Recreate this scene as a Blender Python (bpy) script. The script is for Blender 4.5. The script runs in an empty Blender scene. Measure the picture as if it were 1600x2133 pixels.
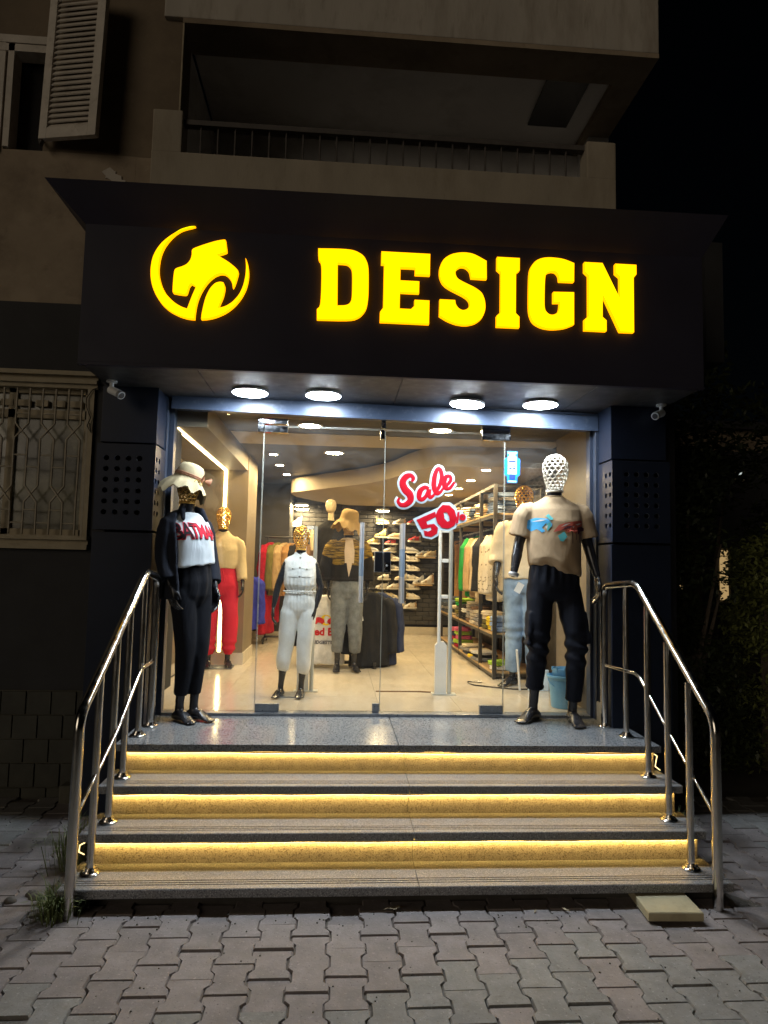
import bpy, bmesh, math, random
import numpy as np
from mathutils import Vector, Matrix
from mathutils.geometry import tessellate_polygon
from mathutils.bvhtree import BVHTree

# ------------------------------------------------------------------ camera, sky, sun, exposure
SC = bpy.context.scene
COL = SC.collection
CAM = (-0.372, -4.798, 1.663); YAW, PITCH, ROLL, FPX = 0.0682, 0.0804, 0.0221, 1399.5
_f = Vector((math.sin(YAW)*math.cos(PITCH), math.cos(YAW)*math.cos(PITCH), math.sin(PITCH)))
_r0 = Vector((math.cos(YAW), -math.sin(YAW), 0)); _u0 = _r0.cross(_f)
_r = math.cos(ROLL)*_r0 + math.sin(ROLL)*_u0
_u = -math.sin(ROLL)*_r0 + math.cos(ROLL)*_u0
cd = bpy.data.cameras.new('camera'); cam = bpy.data.objects.new('camera', cd); COL.objects.link(cam)
cam.matrix_world = Matrix(((_r.x, _u.x, -_f.x, CAM[0]), (_r.y, _u.y, -_f.y, CAM[1]), (_r.z, _u.z, -_f.z, CAM[2]), (0, 0, 0, 1)))
cd.sensor_fit = 'HORIZONTAL'; cd.sensor_width = 36.0; cd.lens = 36.0*FPX/1600; cd.clip_end = 500; cd.clip_start = 0.05
SC.camera = cam
SUN_EL, SUN_AZ = math.radians(13), math.radians(-38)          # dim street glow from behind the camera
w = bpy.data.worlds.new('World'); SC.world = w; w.use_nodes = True
nt = w.node_tree; bg = nt.nodes['Background']
sky = nt.nodes.new('ShaderNodeTexSky'); sky.sky_type = 'NISHITA'; sky.sun_disc = False
sky.sun_elevation = SUN_EL; sky.sun_rotation = math.radians(180) - SUN_AZ
nt.links.new(sky.outputs[0], bg.inputs[0]); bg.inputs[1].default_value = 0.0002
sl = bpy.data.lights.new('sun', 'SUN'); sl.energy = 0.36; sl.angle = math.radians(30); sl.color = (1, .84, .64)
so = bpy.data.objects.new('sun', sl); COL.objects.link(so)
sd = Vector((math.sin(SUN_AZ)*math.cos(SUN_EL), -math.cos(SUN_AZ)*math.cos(SUN_EL), math.sin(SUN_EL)))
so.rotation_euler = sd.to_track_quat('Z', 'Y').to_euler(); so.location = (0, -6, 8)
SC.view_settings.view_transform = 'Standard'; SC.view_settings.look = 'None'
SC.view_settings.exposure = 0; SC.view_settings.gamma = 1; SC.view_settings.use_curve_mapping = False
SC.render.engine = 'CYCLES'; SC.cycles.use_denoising = True
try: SC.cycles.denoiser = 'OPENIMAGEDENOISE'
except Exception: pass
SC.cycles.max_bounces = 10; SC.cycles.transparent_max_bounces = 24; SC.cycles.diffuse_bounces = 4; SC.cycles.glossy_bounces = 4
SC.cycles.sample_clamp_indirect = 6; SC.cycles.caustics_reflective = False; SC.cycles.caustics_refractive = False
RND = random.Random(7)

# ------------------------------------------------------------------ helpers
def to_px(p):
    d = Vector(p) - Vector(CAM); z = d.dot(_f)
    return (800+FPX*d.dot(_r)/z, 1066.5-FPX*d.dot(_u)/z) if z > .05 else (-9999, -9999)

def tag(o, label=None, cat=None, group=None, kind=None):
    if label: o['label'] = label
    if cat: o['category'] = cat
    if group: o['group'] = group
    if kind: o['kind'] = kind
    return o

def thing(name, label, cat, loc=(0, 0, 0), group=None):
    o = bpy.data.objects.new(name, None); o.empty_display_size = .1; COL.objects.link(o); o.location = loc
    return tag(o, label, cat, group)

def top_loc(o):
    while o.parent: o = o.parent
    return Vector(o.location)

def link(name, me, mats, parent=None, loc=None, rot=None):
    o = bpy.data.objects.new(name, me); COL.objects.link(o)
    if parent: o.parent = parent
    if loc is not None: o.location = loc
    if rot is not None: o.rotation_euler = rot
    if mats is not None:
        if not isinstance(mats, (list, tuple)): mats = [mats]
        for m in mats: me.materials.append(m)
    return o

def copy_obj(o, loc, rot=None, parent=None, mat=None, name=None, scale=None):
    c = o.copy(); COL.objects.link(c); c.parent = parent; c.location = loc
    if rot is not None: c.rotation_euler = rot
    if scale is not None: c.scale = scale
    if mat is not None:
        for s in c.material_slots: s.link = 'OBJECT'; s.material = mat
    return c

class MB:
    def __init__(s): s.v = []; s.f = []; s.mi = []; s.cur = 0; s.sm = []; s.flat = False
    def add(s, vs, fs):
        n = len(s.v); s.v += [tuple(p) for p in vs]
        s.f += [tuple(i+n for i in f) for f in fs]; s.mi += [s.cur]*len(fs); s.sm += [not s.flat]*len(fs); return s
    def box(s, x0, x1, y0, y1, z0, z1, bev=0, M=None):
        if bev:
            bm = bmesh.new(); bmesh.ops.create_cube(bm, size=1)
            for q in bm.verts: q.co = Vector((x0+(q.co.x+.5)*(x1-x0), y0+(q.co.y+.5)*(y1-y0), z0+(q.co.z+.5)*(z1-z0)))
            bmesh.ops.bevel(bm, geom=bm.edges[:], offset=bev, segments=2, profile=.6, affect='EDGES')
            bm.verts.index_update(); vs = [q.co.copy() for q in bm.verts]; fs = [[q.index for q in f.verts] for f in bm.faces]; bm.free()
        else:
            vs = [Vector((x, y, z)) for x in (x0, x1) for y in (y0, y1) for z in (z0, z1)]
            fs = [(0, 1, 3, 2), (4, 6, 7, 5), (0, 4, 5, 1), (2, 3, 7, 6), (0, 2, 6, 4), (1, 5, 7, 3)]
        if M is not None: vs = [M @ q for q in vs]
        s.flat = True; s.add(vs, fs); s.flat = False; return s
    def prism(s, loops, a, b, ax='y'):
        """loops: outline (+ holes) of 2-d points; extruded from a to b along ax ('y': points are x,z; 'z': x,y; 'x': y,z)"""
        if not isinstance(loops[0][0], (tuple, list)): loops = [loops]
        P = {'y': lambda p, t: (p[0], t, p[1]), 'z': lambda p, t: (p[0], p[1], t), 'x': lambda p, t: (t, p[0], p[1])}[ax]
        tri = tessellate_polygon([[Vector((p[0], p[1], 0)) for p in l] for l in loops])
        fl = [p for l in loops for p in l]; n = len(fl)
        vs = [P(p, a) for p in fl]+[P(p, b) for p in fl]
        fs = [tuple(t) for t in tri]+[tuple(i+n for i in t[::-1]) for t in tri]; k = 0
        for l in loops:
            m = len(l); fs += [(k+i, k+(i+1) % m, k+(i+1) % m+n, k+i+n) for i in range(m)]; k += m
        s.flat = True; s.add(vs, fs); s.flat = False; return s
    def loft(s, rings, cap=True, closed=False):
        n = len(rings[0]); vs = [p for r in rings for p in r]; fs = []; m = len(rings)
        for i in range(m if closed else m-1):
            a, b = i*n, ((i+1) % m)*n
            fs += [(a+j, a+(j+1) % n, b+(j+1) % n, b+j) for j in range(n)]
        if cap and not closed: fs += [tuple(range(n))[::-1], tuple(range((m-1)*n, m*n))]
        return s.add(vs, fs)
    def tube(s, path, r, n=8, closed=False, flat=None):
        path = [Vector(p) for p in path]; m = len(path); rs = r if isinstance(r, (list, tuple)) else [r]*m
        rings = []; up = None
        for i, p in enumerate(path):
            if closed: t = path[(i+1) % m]-path[i-1]
            else: t = path[min(i+1, m-1)]-path[max(i-1, 0)]
            t.normalize()
            if up is None: up = Vector((0, 0, 1)) if abs(t.z) < .9 else Vector((1, 0, 0))
            u = (up-t*up.dot(t)).normalized(); up = u; q = t.cross(u)
            k = 1.0
            if 0 < i < m-1 or closed:
                a = (path[i]-path[i-1]).normalized(); b = (path[(i+1) % m]-path[i]).normalized()
                k = 1/max(.5, math.sqrt(max(.05, (1+a.dot(b))/2)))
            rings.append([p+(u*math.cos(2*math.pi*j/n)+q*math.sin(2*math.pi*j/n))*rs[i]*(k if k < 1.3 else 1.3) for j in range(n)])
        if flat:
            rings = [[Vector((p.x, flat[0]+(p.y-flat[0])*flat[1], p.z)) for p in rg] for rg in rings]
        return s.loft(rings, closed=closed)
    def lathe(s, prof, c=(0, 0, 0), n=24, ax='z', cap=False):
        rings = []
        for r, h in prof:
            rg = []
            for j in range(n):
                a = 2*math.pi*j/n; x, y = r*math.cos(a), r*math.sin(a)
                rg.append(Vector(c)+(Vector((x, y, h)) if ax == 'z' else Vector((x, h, y)) if ax == 'y' else Vector((h, x, y))))
            rings.append(rg)
        return s.loft(rings, cap=cap)
    def ball(s, c, r, n=12, m=8):
        c = Vector(c); r = (r, r, r) if not isinstance(r, (tuple, list)) else r
        return s.loft([[c+Vector((r[0]*math.sin(t)*math.cos(2*math.pi*j/n), r[1]*math.sin(t)*math.sin(2*math.pi*j/n), r[2]*math.cos(t))) for j in range(n)]
                       for t in [math.pi*(i+.15)/(m+.3) for i in range(m+1)]])
    def mesh(s, name, off=(0, 0, 0), smooth=50):
        me = bpy.data.meshes.new(name); o = Vector(off)
        me.from_pydata([tuple(Vector(p)-o) for p in s.v], [], s.f); me.update()
        if any(s.mi): me.polygons.foreach_set('material_index', s.mi)
        bm = bmesh.new(); bm.from_mesh(me); bmesh.ops.recalc_face_normals(bm, faces=bm.faces); bm.to_mesh(me); bm.free()
        if smooth:
            me.set_sharp_from_angle(angle=math.radians(smooth)); me.polygons.foreach_set('use_smooth', s.sm)
        return me
    def build(s, name, mat, parent=None, smooth=50):
        return link(name, s.mesh(name, top_loc(parent) if parent else (0, 0, 0), smooth), mat, parent)

def bx(name, mat, parent, x0, x1, y0, y1, z0, z1, bev=0):
    return MB().box(x0, x1, y0, y1, z0, z1, bev).build(name, mat, parent)

def arc(cx, cy, r, a0, a1, n=10):
    return [(cx+r*math.cos(math.radians(a0+(a1-a0)*i/n)), cy+r*math.sin(math.radians(a0+(a1-a0)*i/n))) for i in range(n+1)]

def vnoise(P, seed=0):
    """value noise in -1..1 for an (n,3) array"""
    P = np.asarray(P, float)+seed*17.31; I = np.floor(P).astype(np.int64); F = P-I; F = F*F*(3-2*F)
    def h(i):
        k = (i[:, 0]*374761393+i[:, 1]*668265263+i[:, 2]*2147483647+seed*974634777) & 0xffffffff
        k = ((k ^ (k >> 13))*1274126177) & 0xffffffff; k = (k ^ (k >> 16)) & 0xffff
        return k/32767.5-1
    out = 0
    for a in (0, 1):
        for b in (0, 1):
            for c in (0, 1):
                wgt = (F[:, 0] if a else 1-F[:, 0])*(F[:, 1] if b else 1-F[:, 1])*(F[:, 2] if c else 1-F[:, 2])
                out = out+wgt*h(I+np.array([a, b, c]))
    return out

def remesh(mb, voxel, smooth=4, wr=None, name='m'):
    """union of closed shapes -> one continuous surface; wr(P, N) -> displacement along normal"""
    me = mb.mesh(name, smooth=0); o = bpy.data.objects.new('tmp', me); COL.objects.link(o)
    r = o.modifiers.new('r', 'REMESH'); r.mode = 'VOXEL'; r.voxel_size = voxel; r.use_smooth_shade = True
    if smooth: q = o.modifiers.new('s', 'SMOOTH'); q.iterations = smooth; q.factor = .5
    dg = bpy.context.evaluated_depsgraph_get(); dg.update()
    out = bpy.data.meshes.new_from_object(o.evaluated_get(dg)); bpy.data.objects.remove(o); bpy.data.meshes.remove(me)
    out.name = name
    if wr:
        n = len(out.vertices); P = np.empty(n*3); out.vertices.foreach_get('co', P); P = P.reshape(-1, 3)
        N = np.empty(n*3); out.vertices.foreach_get('normal', N); N = N.reshape(-1, 3)
        P = P+N*wr(P, N)[:, None]; out.vertices.foreach_set('co', P.ravel()); out.update()
    out.polygons.foreach_set('use_smooth', [True]*len(out.polygons))
    return out

# ------------------------------------------------------------------ materials
def new_mat(name):
    m = bpy.data.materials.new(name); m.use_nodes = True; n = m.node_tree; n.nodes.clear()
    return m, n, n.nodes.new('ShaderNodeOutputMaterial')
def N(nt, typ, **kw):
    n = nt.nodes.new('ShaderNode'+typ)
    for k, v in kw.items():
        if k.startswith('i_'): n.inputs[k[2:].replace('_', ' ')].default_value = v
        else: setattr(n, k, v)
    return n
def ramp(nt, fac, stops, interp='LINEAR'):
    r = N(nt, 'ValToRGB'); r.color_ramp.interpolation = interp; e = r.color_ramp.elements
    while len(e) < len(stops): e.new(.5)
    for el, (p, c) in zip(e, stops):
        el.position = p; el.color = (c, c, c, 1) if not isinstance(c, (tuple, list)) else (*c, 1)
    nt.links.new(fac, r.inputs[0]); return r.outputs[0]
def mixc(nt, fac, a, b, mode='MIX'):
    m = N(nt, 'Mix', data_type='RGBA', blend_type=mode)
    for sock, v in ((m.inputs[0], fac), (m.inputs[6], a), (m.inputs[7], b)):
        if isinstance(v, (int, float)): sock.default_value = v
        elif isinstance(v, (tuple, list)): sock.default_value = (*v, 1)
        else: nt.links.new(v, sock)
    return m.outputs[2]

def mat(name, col, rough=.6, metal=0., var=.15, vs=6., bump=0., bs=60., spec=.5, rnd=0., dirt=None, stretch=None, speck=None, rvar=0., sheen=0., coat=0., bd=.004):
    m, nt, out = new_mat(name); L = nt.links.new
    p = N(nt, 'BsdfPrincipled'); L(p.outputs[0], out.inputs[0])
    tc = N(nt, 'TexCoord'); co = tc.outputs['Object']
    if rnd:
        oi = N(nt, 'ObjectInfo'); ad = N(nt, 'VectorMath', operation='ADD'); sc = N(nt, 'VectorMath', operation='SCALE'); sc.inputs['Scale'].default_value = 37.
        cb = N(nt, 'CombineXYZ'); L(oi.outputs['Random'], cb.inputs[0]); L(oi.outputs['Random'], cb.inputs[1]); L(cb.outputs[0], sc.inputs[0]); L(co, ad.inputs[0]); L(sc.outputs[0], ad.inputs[1]); co = ad.outputs[0]
    if stretch:
        mp = N(nt, 'Mapping'); mp.inputs['Scale'].default_value = stretch; L(co, mp.inputs[0]); cs = mp.outputs[0]
    else: cs = co
    nz = N(nt, 'TexNoise', i_Scale=vs, i_Detail=5., i_Roughness=.62); L(cs, nz.inputs['Vector'])
    c = mixc(nt, ramp(nt, nz.outputs[0], [(.3, 0.), (.7, 1.)]), [x*(1-var) for x in col], [min(1, x*(1+var)) for x in col])
    if speck:
        for (scol, sscale, lo, hi) in speck:
            z = N(nt, 'TexNoise', i_Scale=sscale, i_Detail=2., i_Roughness=.7); L(co, z.inputs['Vector'])
            c = mixc(nt, ramp(nt, z.outputs[0], [(lo, 0.), (hi, 1.)]), c, scol)
    if dirt:
        for (dcol, dscale, lo, hi, amt) in dirt:
            z = N(nt, 'TexNoise', i_Scale=dscale, i_Detail=7., i_Roughness=.68); L(cs, z.inputs['Vector'])
            c = mixc(nt, ramp(nt, z.outputs[0], [(lo, 0.), (hi, amt)]), c, dcol)
    if rnd:
        mr = N(nt, 'MapRange'); mr.inputs[3].default_value = 1-rnd; mr.inputs[4].default_value = 1+rnd; L(oi.outputs['Random'], mr.inputs[0])
        hs = N(nt, 'HueSaturation'); L(mr.outputs[0], hs.inputs['Value']); L(c, hs.inputs['Color']); c = hs.outputs[0]
    L(c, p.inputs['Base Color'])
    p.inputs['Metallic'].default_value = metal; p.inputs['Roughness'].default_value = rough; p.inputs['Specular IOR Level'].default_value = spec
    if rvar:
        z = N(nt, 'TexNoise', i_Scale=vs*2.3, i_Detail=6.); L(cs, z.inputs['Vector'])
        L(ramp(nt, z.outputs[0], [(.3, max(0, rough-rvar)), (.7, min(1, rough+rvar))]), p.inputs['Roughness'])
    if sheen: p.inputs['Sheen Weight'].default_value = sheen
    if coat: p.inputs['Coat Weight'].default_value = coat; p.inputs['Coat Roughness'].default_value = .1
    if bump:
        z = N(nt, 'TexNoise', i_Scale=bs, i_Detail=4., i_Roughness=.6); L(cs, z.inputs['Vector'])
        b = N(nt, 'Bump'); b.inputs['Strength'].default_value = bump; b.inputs['Distance'].default_value = bd; L(z.outputs[0], b.inputs['Height']); L(b.outputs[0], p.inputs['Normal'])
    return m

def emis(name, col, strength, vary=None):
    m, nt, out = new_mat(name); e = N(nt, 'Emission'); e.inputs[1].default_value = strength; nt.links.new(e.outputs[0], out.inputs[0])
    e.inputs[0].default_value = (*col, 1)
    if vary:
        tc = N(nt, 'TexCoord'); z = N(nt, 'TexNoise', i_Scale=vary[1], i_Detail=1.); nt.links.new(tc.outputs['Object'], z.inputs['Vector'])
        nt.links.new(mixc(nt, ramp(nt, z.outputs[0], [(vary[2], 0.), (vary[3], 1.)]), vary[0], col), e.inputs[0])
    return m

def glass_mat(name, tint=(.95, .96, .95), ior=1.5, dust=.0):
    m, nt, out = new_mat(name); L = nt.links.new
    t = N(nt, 'BsdfTransparent'); t.inputs[0].default_value = (*tint, 1); g = N(nt, 'BsdfGlossy'); g.inputs['Roughness'].default_value = .0; g.inputs[0].default_value = (1, 1, 1, 1)
    fr = N(nt, 'Fresnel'); ge = N(nt, 'NewGeometry'); mr = N(nt, 'MapRange'); mr.inputs[3].default_value = ior; mr.inputs[4].default_value = 1/ior; L(ge.outputs['Backfacing'], mr.inputs[0]); L(mr.outputs[0], fr.inputs[0]); mx = N(nt, 'MixShader'); L(fr.outputs[0], mx.inputs[0]); L(t.outputs[0], mx.inputs[1]); L(g.outputs[0], mx.inputs[2])
    o = mx.outputs[0]
    if dust:
        tc = N(nt, 'TexCoord'); mp = N(nt, 'Mapping'); mp.inputs['Scale'].default_value = (1, 1, 2.2); mp.inputs['Rotation'].default_value = (0, .5, 0); L(tc.outputs['Object'], mp.inputs[0])
        z = N(nt, 'TexNoise', i_Scale=2.6, i_Detail=7., i_Roughness=.7, i_Distortion=1.2); L(mp.outputs[0], z.inputs['Vector'])
        d = N(nt, 'BsdfDiffuse'); d.inputs[0].default_value = (.75, .78, .8, 1); m2 = N(nt, 'MixShader')
        L(ramp(nt, z.outputs[0], [(.42, .004), (.75, dust)]), m2.inputs[0]); L(o, m2.inputs[1]); L(d.outputs[0], m2.inputs[2]); o = m2.outputs[0]
    L(o, out.inputs[0]); return m

K = {}
GR = (.30, .31, .32)
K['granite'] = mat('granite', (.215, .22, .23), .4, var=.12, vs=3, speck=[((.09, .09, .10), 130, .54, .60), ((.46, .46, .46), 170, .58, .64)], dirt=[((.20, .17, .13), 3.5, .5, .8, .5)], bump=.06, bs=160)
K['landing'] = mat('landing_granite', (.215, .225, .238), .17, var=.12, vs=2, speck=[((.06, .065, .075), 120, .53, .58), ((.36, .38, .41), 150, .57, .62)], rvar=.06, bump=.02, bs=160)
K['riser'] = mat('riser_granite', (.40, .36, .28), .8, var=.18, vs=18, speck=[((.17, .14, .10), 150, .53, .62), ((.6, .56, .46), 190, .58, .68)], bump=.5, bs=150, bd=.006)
K['core'] = mat('step_core', (.06, .055, .05), .9, var=.3, vs=8, bump=.4, bs=30)
K['paver'] = mat('paver', (.225, .218, .21), .8, var=.2, vs=9, rnd=.09, bump=.35, bs=90, speck=[((.36, .35, .34), 60, .60, .75), ((.12, .11, .10), 75, .62, .72)], dirt=[((.16, .14, .12), 14, .52, .75, .6)])
K['paver_red'] = mat('paver_red', (.235, .205, .20), .8, var=.2, vs=9, rnd=.11, bump=.35, bs=90, speck=[((.36, .31, .30), 60, .60, .75), ((.12, .10, .10), 75, .62, .72)], dirt=[((.20, .18, .16), 10, .5, .75, .6)])
K['soil'] = mat('soil', (.13, .115, .10), .95, var=.35, vs=7, bump=.6, bs=40, speck=[((.22, .2, .18), 70, .6, .7)])
K['asphalt'] = mat('ground_dirt', (.09, .08, .07), .95, var=.3, vs=3, bump=.4, bs=30)
K['cladding'] = mat('dark_cladding', (.0135, .019, .036), .38, var=.12, vs=2.5, spec=.22, rvar=.06, dirt=[((.06, .065, .075), 9, .62, .85, .25)])
K['fascia'] = mat('fascia_panel', (.033, .032, .050), .5, var=.12, vs=2, spec=.2, rvar=.05, dirt=[((.05, .05, .06), 5, .6, .9, .2)])
K['soffit'] = mat('soffit_panel', (.045, .046, .052), .45, var=.15, vs=4, dirt=[((.22, .22, .22), 11, .56, .74, .55)], rvar=.1)
K['header'] = mat('painted_steel_header', (.055, .075, .12), .4, var=.15, vs=5, dirt=[((.3, .34, .4), 16, .55, .8, .4)], bump=.06, bs=40)
K['jamb'] = mat('jamb_metal', (.035, .045, .07), .35, var=.2, vs=6, dirt=[((.25, .27, .3), 20, .58, .8, .35)])
K['rim'] = mat('hole_rim', (.10, .11, .14), .4, var=.1)  # paler grey, paints the highlight along the hole edges
K['groove'] = mat('dark_gap', (.006, .006, .007), .9, var=.1)
K['steel'] = mat('stainless_steel', (.60, .58, .55), .17, metal=1, var=.08, vs=12, rvar=.07)
K['satin'] = mat('satin_blue_steel', (.42, .55, .72), .42, metal=.7, var=.05)
K['chrome'] = mat('chrome', (.78, .80, .83), .38, metal=.75, var=.05, vs=12)
K['plaster'] = mat('plaster', (.35, .28, .20), .9, var=.16, vs=2.2, bump=.35, bs=45, dirt=[((.17, .13, .09), 1.7, .45, .72, .75), ((.14, .10, .07), 6, .56, .74, .5), ((.48, .43, .36), 14, .64, .76, .5)])
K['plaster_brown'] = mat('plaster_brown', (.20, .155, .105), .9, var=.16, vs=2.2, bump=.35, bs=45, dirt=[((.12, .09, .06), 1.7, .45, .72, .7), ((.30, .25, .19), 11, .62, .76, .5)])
K['plaster_pale'] = mat('plaster_pale', (.50, .46, .40), .9, var=.12, vs=1.6, bump=.3, bs=45, stretch=(1.6, 1.6, .35), dirt=[((.26, .21, .16), 2.6, .5, .72, .65), ((.22, .18, .13), 7, .58, .72, .5)])
K['plaster_inner'] = mat('plaster_inner', (.70, .69, .68), .9, var=.14, vs=1.8, bump=.2, bs=45, dirt=[((.13, .11, .1), 2.2, .5, .8, .5)])
K['white_ceiling'] = mat('white_ceiling', (.84, .82, .80), .9, var=.08, vs=1.5, dirt=[((.4, .36, .32), 2, .55, .8, .5)])
K['dark_paint'] = mat('dark_paint', (.022, .022, .024), .75, var=.25, vs=3, bump=.3, bs=50)
K['plinth_tile'] = mat('plinth_tile', (.045, .044, .033), .7, var=.3, vs=7, rnd=.12, bump=.4, bs=40)
K['mortar'] = mat('mortar', (.10, .095, .075), .95, var=.2, vs=20, bump=.3)
K['trim'] = mat('window_trim', (.42, .36, .25), .8, var=.14, vs=5, bump=.2, bs=60, dirt=[((.16, .12, .08), 7, .52, .8, .6)])
K['grille'] = mat('grille_paint', (.40, .35, .26), .6, var=.15, vs=12, dirt=[((.14, .09, .05), 18, .58, .75, .6)])
K['old_pane'] = mat('reflection_pane', (.20, .19, .13), .22, var=.5, vs=2.4, spec=.6, dirt=[((.035, .035, .03), 2.0, .46, .62, .85)], rvar=.1)  # mottled pale and dark tones paint reflections into the pane colour
K['black_pane'] = mat('black_pane', (.02, .018, .018), .15, var=.3)
K['shutter'] = mat('shutter_paint', (.60, .55, .48), .7, var=.12, vs=8, bump=.2, bs=50, dirt=[((.22, .17, .12), 9, .55, .75, .6)])
K['balcony_iron'] = mat('balcony_iron', (.10, .088, .08), .7, var=.2, vs=12)
K['glass'] = glass_mat('shop_glass', (.965, .97, .96), 1.5, dust=.02)
K['glass_edge'] = mat('glass_edge', (.34, .36, .33), .25, var=.1, vs=8, spec=.6)
K['patch'] = mat('patch_fitting', (.62, .64, .68), .12, metal=1, var=.06, vs=20, rvar=.05)
K['patch_worn'] = mat('patch_fitting_worn', (.22, .24, .27), .35, metal=.7, var=.2, vs=30, rvar=.1)
K['lock'] = mat('black_lock', (.012, .012, .014), .22, var=.1)
K['yellow'] = emis('sign_yellow', (1., .80, .0), 1.75, vary=((1., .62, .0), 6.5, .24, .34))
K['letter_side'] = emis('letter_side', (1., .36, .0), 2.2)
K['porch'] = emis('porch_light', (.80, .91, 1.), 165)
K['tape'] = mat('tape_backing', (.75, .62, .38), .6, var=.1)
K['led'] = emis('step_led', (1., .62, .155), 72)
K['led_tail'] = emis('led_tail', (1., .74, .30), 3.)
K['led_white'] = emis('wall_led', (1., .78, .38), 20)
K['down'] = emis('downlight', (1., .74, .38), 1180)
K['panel_light'] = emis('panel_light', (1., .76, .41), 240)
K['white_plastic'] = mat('white_plastic', (.75, .76, .76), .35, var=.05)
K['grey_plastic'] = mat('grey_plastic', (.30, .31, .33), .4, var=.1)
K['black_plastic'] = mat('black_plastic', (.02, .02, .022), .25, var=.1)
K['body'] = mat('mannequin_black', (.022, .022, .026), .24, var=.15, vs=5, spec=.5, rvar=.06)
K['gold'] = mat('gold_wire', (.83, .50, .11), .28, metal=.85, var=.12, vs=30)
K['gold_dull'] = mat('gold_wire_dull', (.72, .46, .12), .35, metal=.6, var=.15, vs=30)
K['straw_wire'] = mat('pale_wire', (.76, .70, .58), .45, metal=.1, var=.15, vs=30)
def fabric(name, col, var=.1, vs=9, bump=.25, bs=420, rough=.9, sheen=.0, **k):
    fold = k.pop('fold', .22); m = K[name] = mat(name, col, rough, var=var, vs=vs, bump=bump, bs=bs, spec=.2, sheen=sheen, bd=.0015, **k)
    if fold:      # creases too fine for the mesh
        nt = m.node_tree; L = nt.links.new; p = next(n for n in nt.nodes if n.type == 'BSDF_PRINCIPLED'); b0 = next((n for n in nt.nodes if n.type == 'BUMP'), None)
        tc = N(nt, 'TexCoord'); mp = N(nt, 'Mapping'); mp.inputs['Scale'].default_value = (1, 1, .42); mp.inputs['Rotation'].default_value = (.15, .35, 0); L(tc.outputs['Object'], mp.inputs[0])
        z = N(nt, 'TexNoise', i_Scale=7.5, i_Detail=3., i_Roughness=.45, i_Distortion=.6); L(mp.outputs[0], z.inputs['Vector'])
        ab = N(nt, 'Math', operation='SUBTRACT'); ab.inputs[1].default_value = .5; L(z.outputs[0], ab.inputs[0]); a2 = N(nt, 'Math', operation='ABSOLUTE'); L(ab.outputs[0], a2.inputs[0])
        b = N(nt, 'Bump'); b.inputs['Strength'].default_value = fold; b.inputs['Distance'].default_value = .055; b.invert = True; L(a2.outputs[0], b.inputs['Height'])
        if b0: L(b0.outputs[0], b.inputs['Normal'])
        L(b.outputs[0], p.inputs['Normal'])
    return m

# ------------------------------------------------------------------ ground, pavers
tag(MB().add([(-90, -90, -.05), (90, -90, -.05), (90, 120, -.05), (-90, 120, -.05)], [(0, 1, 2, 3)]).build('ground', K['asphalt'], smooth=0), kind='structure')
PZ = .06
pav = tag(MB().box(-5.2, 5.2, -5.5, .03, -.045, PZ-.012).build('pavement', K['soil']), kind='structure')
PL, PP, A_, B_ = .195, .15, .0836, .0636        # paver length, column pitch, half widths at end and waist
half = [(A_, PL/2-.002), (A_, PL*.30), (B_, PL*.19), (B_, -PL*.19), (A_, -PL*.30), (A_, -PL/2+.002)]
outl = half+[(-x, y) for x, y in reversed(half)]
def paver_mb(mb, ox, oy, oz, bev=.005):
    rings = []
    for sc, z in ((1, -.05), (1, -.007), (1-bev/.08, 0)):
        rings.append([Vector((ox+x*sc, oy+y*(1-(1-sc)*.6), oz+z)) for x, y in outl])
    return mb.loft(rings)
pm = paver_mb(MB(), 0, 0, 0).mesh('paver', smooth=30)
pm.materials.append(K['paver'])
cells = []
for c in range(-34, 35):
    for r in range(-29, 9):
        x = c*PP+.01; y = -1.545-(r)*PL*-1-(PL/2 if c % 2 else 0)
        if abs(x) > 5 or y > -.06 or y < -5.3: continue
        if abs(x) < 1.63 and y > -1.44: continue
        u, v = to_px((x, y, PZ)); cells.append((not (-70 < u < 1670 and v < 2200), math.hypot(x-CAM[0], y-CAM[1]), x, y))
cells.sort()
far = MB(); nind = 0
for out_of_view, d, x, y in cells:
    dz = PZ+RND.uniform(-.0035, .0035)-(.010 if RND.random() < .05 else 0)
    red = y > -2.05+.25*math.sin(x*2.1) and abs(x) < 2.2 or RND.random() < .12
    if nind < 296 and not out_of_view:
        o = bpy.data.objects.new('paver', pm); COL.objects.link(o); o.parent = pav
        o.location = (x+RND.uniform(-.003, .003), y+RND.uniform(-.003, .003), dz)
        o.rotation_euler = (RND.uniform(-.009, .009), RND.uniform(-.009, .009), RND.uniform(-.012, .012))
        o.material_slots[0].link = 'OBJECT'; o.material_slots[0].material = K['paver_red' if red else 'paver']; nind += 1
    else: paver_mb(far, x, y, dz)
tag(far.build('paver_field', K['paver'], pav), kind='stuff')

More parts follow.
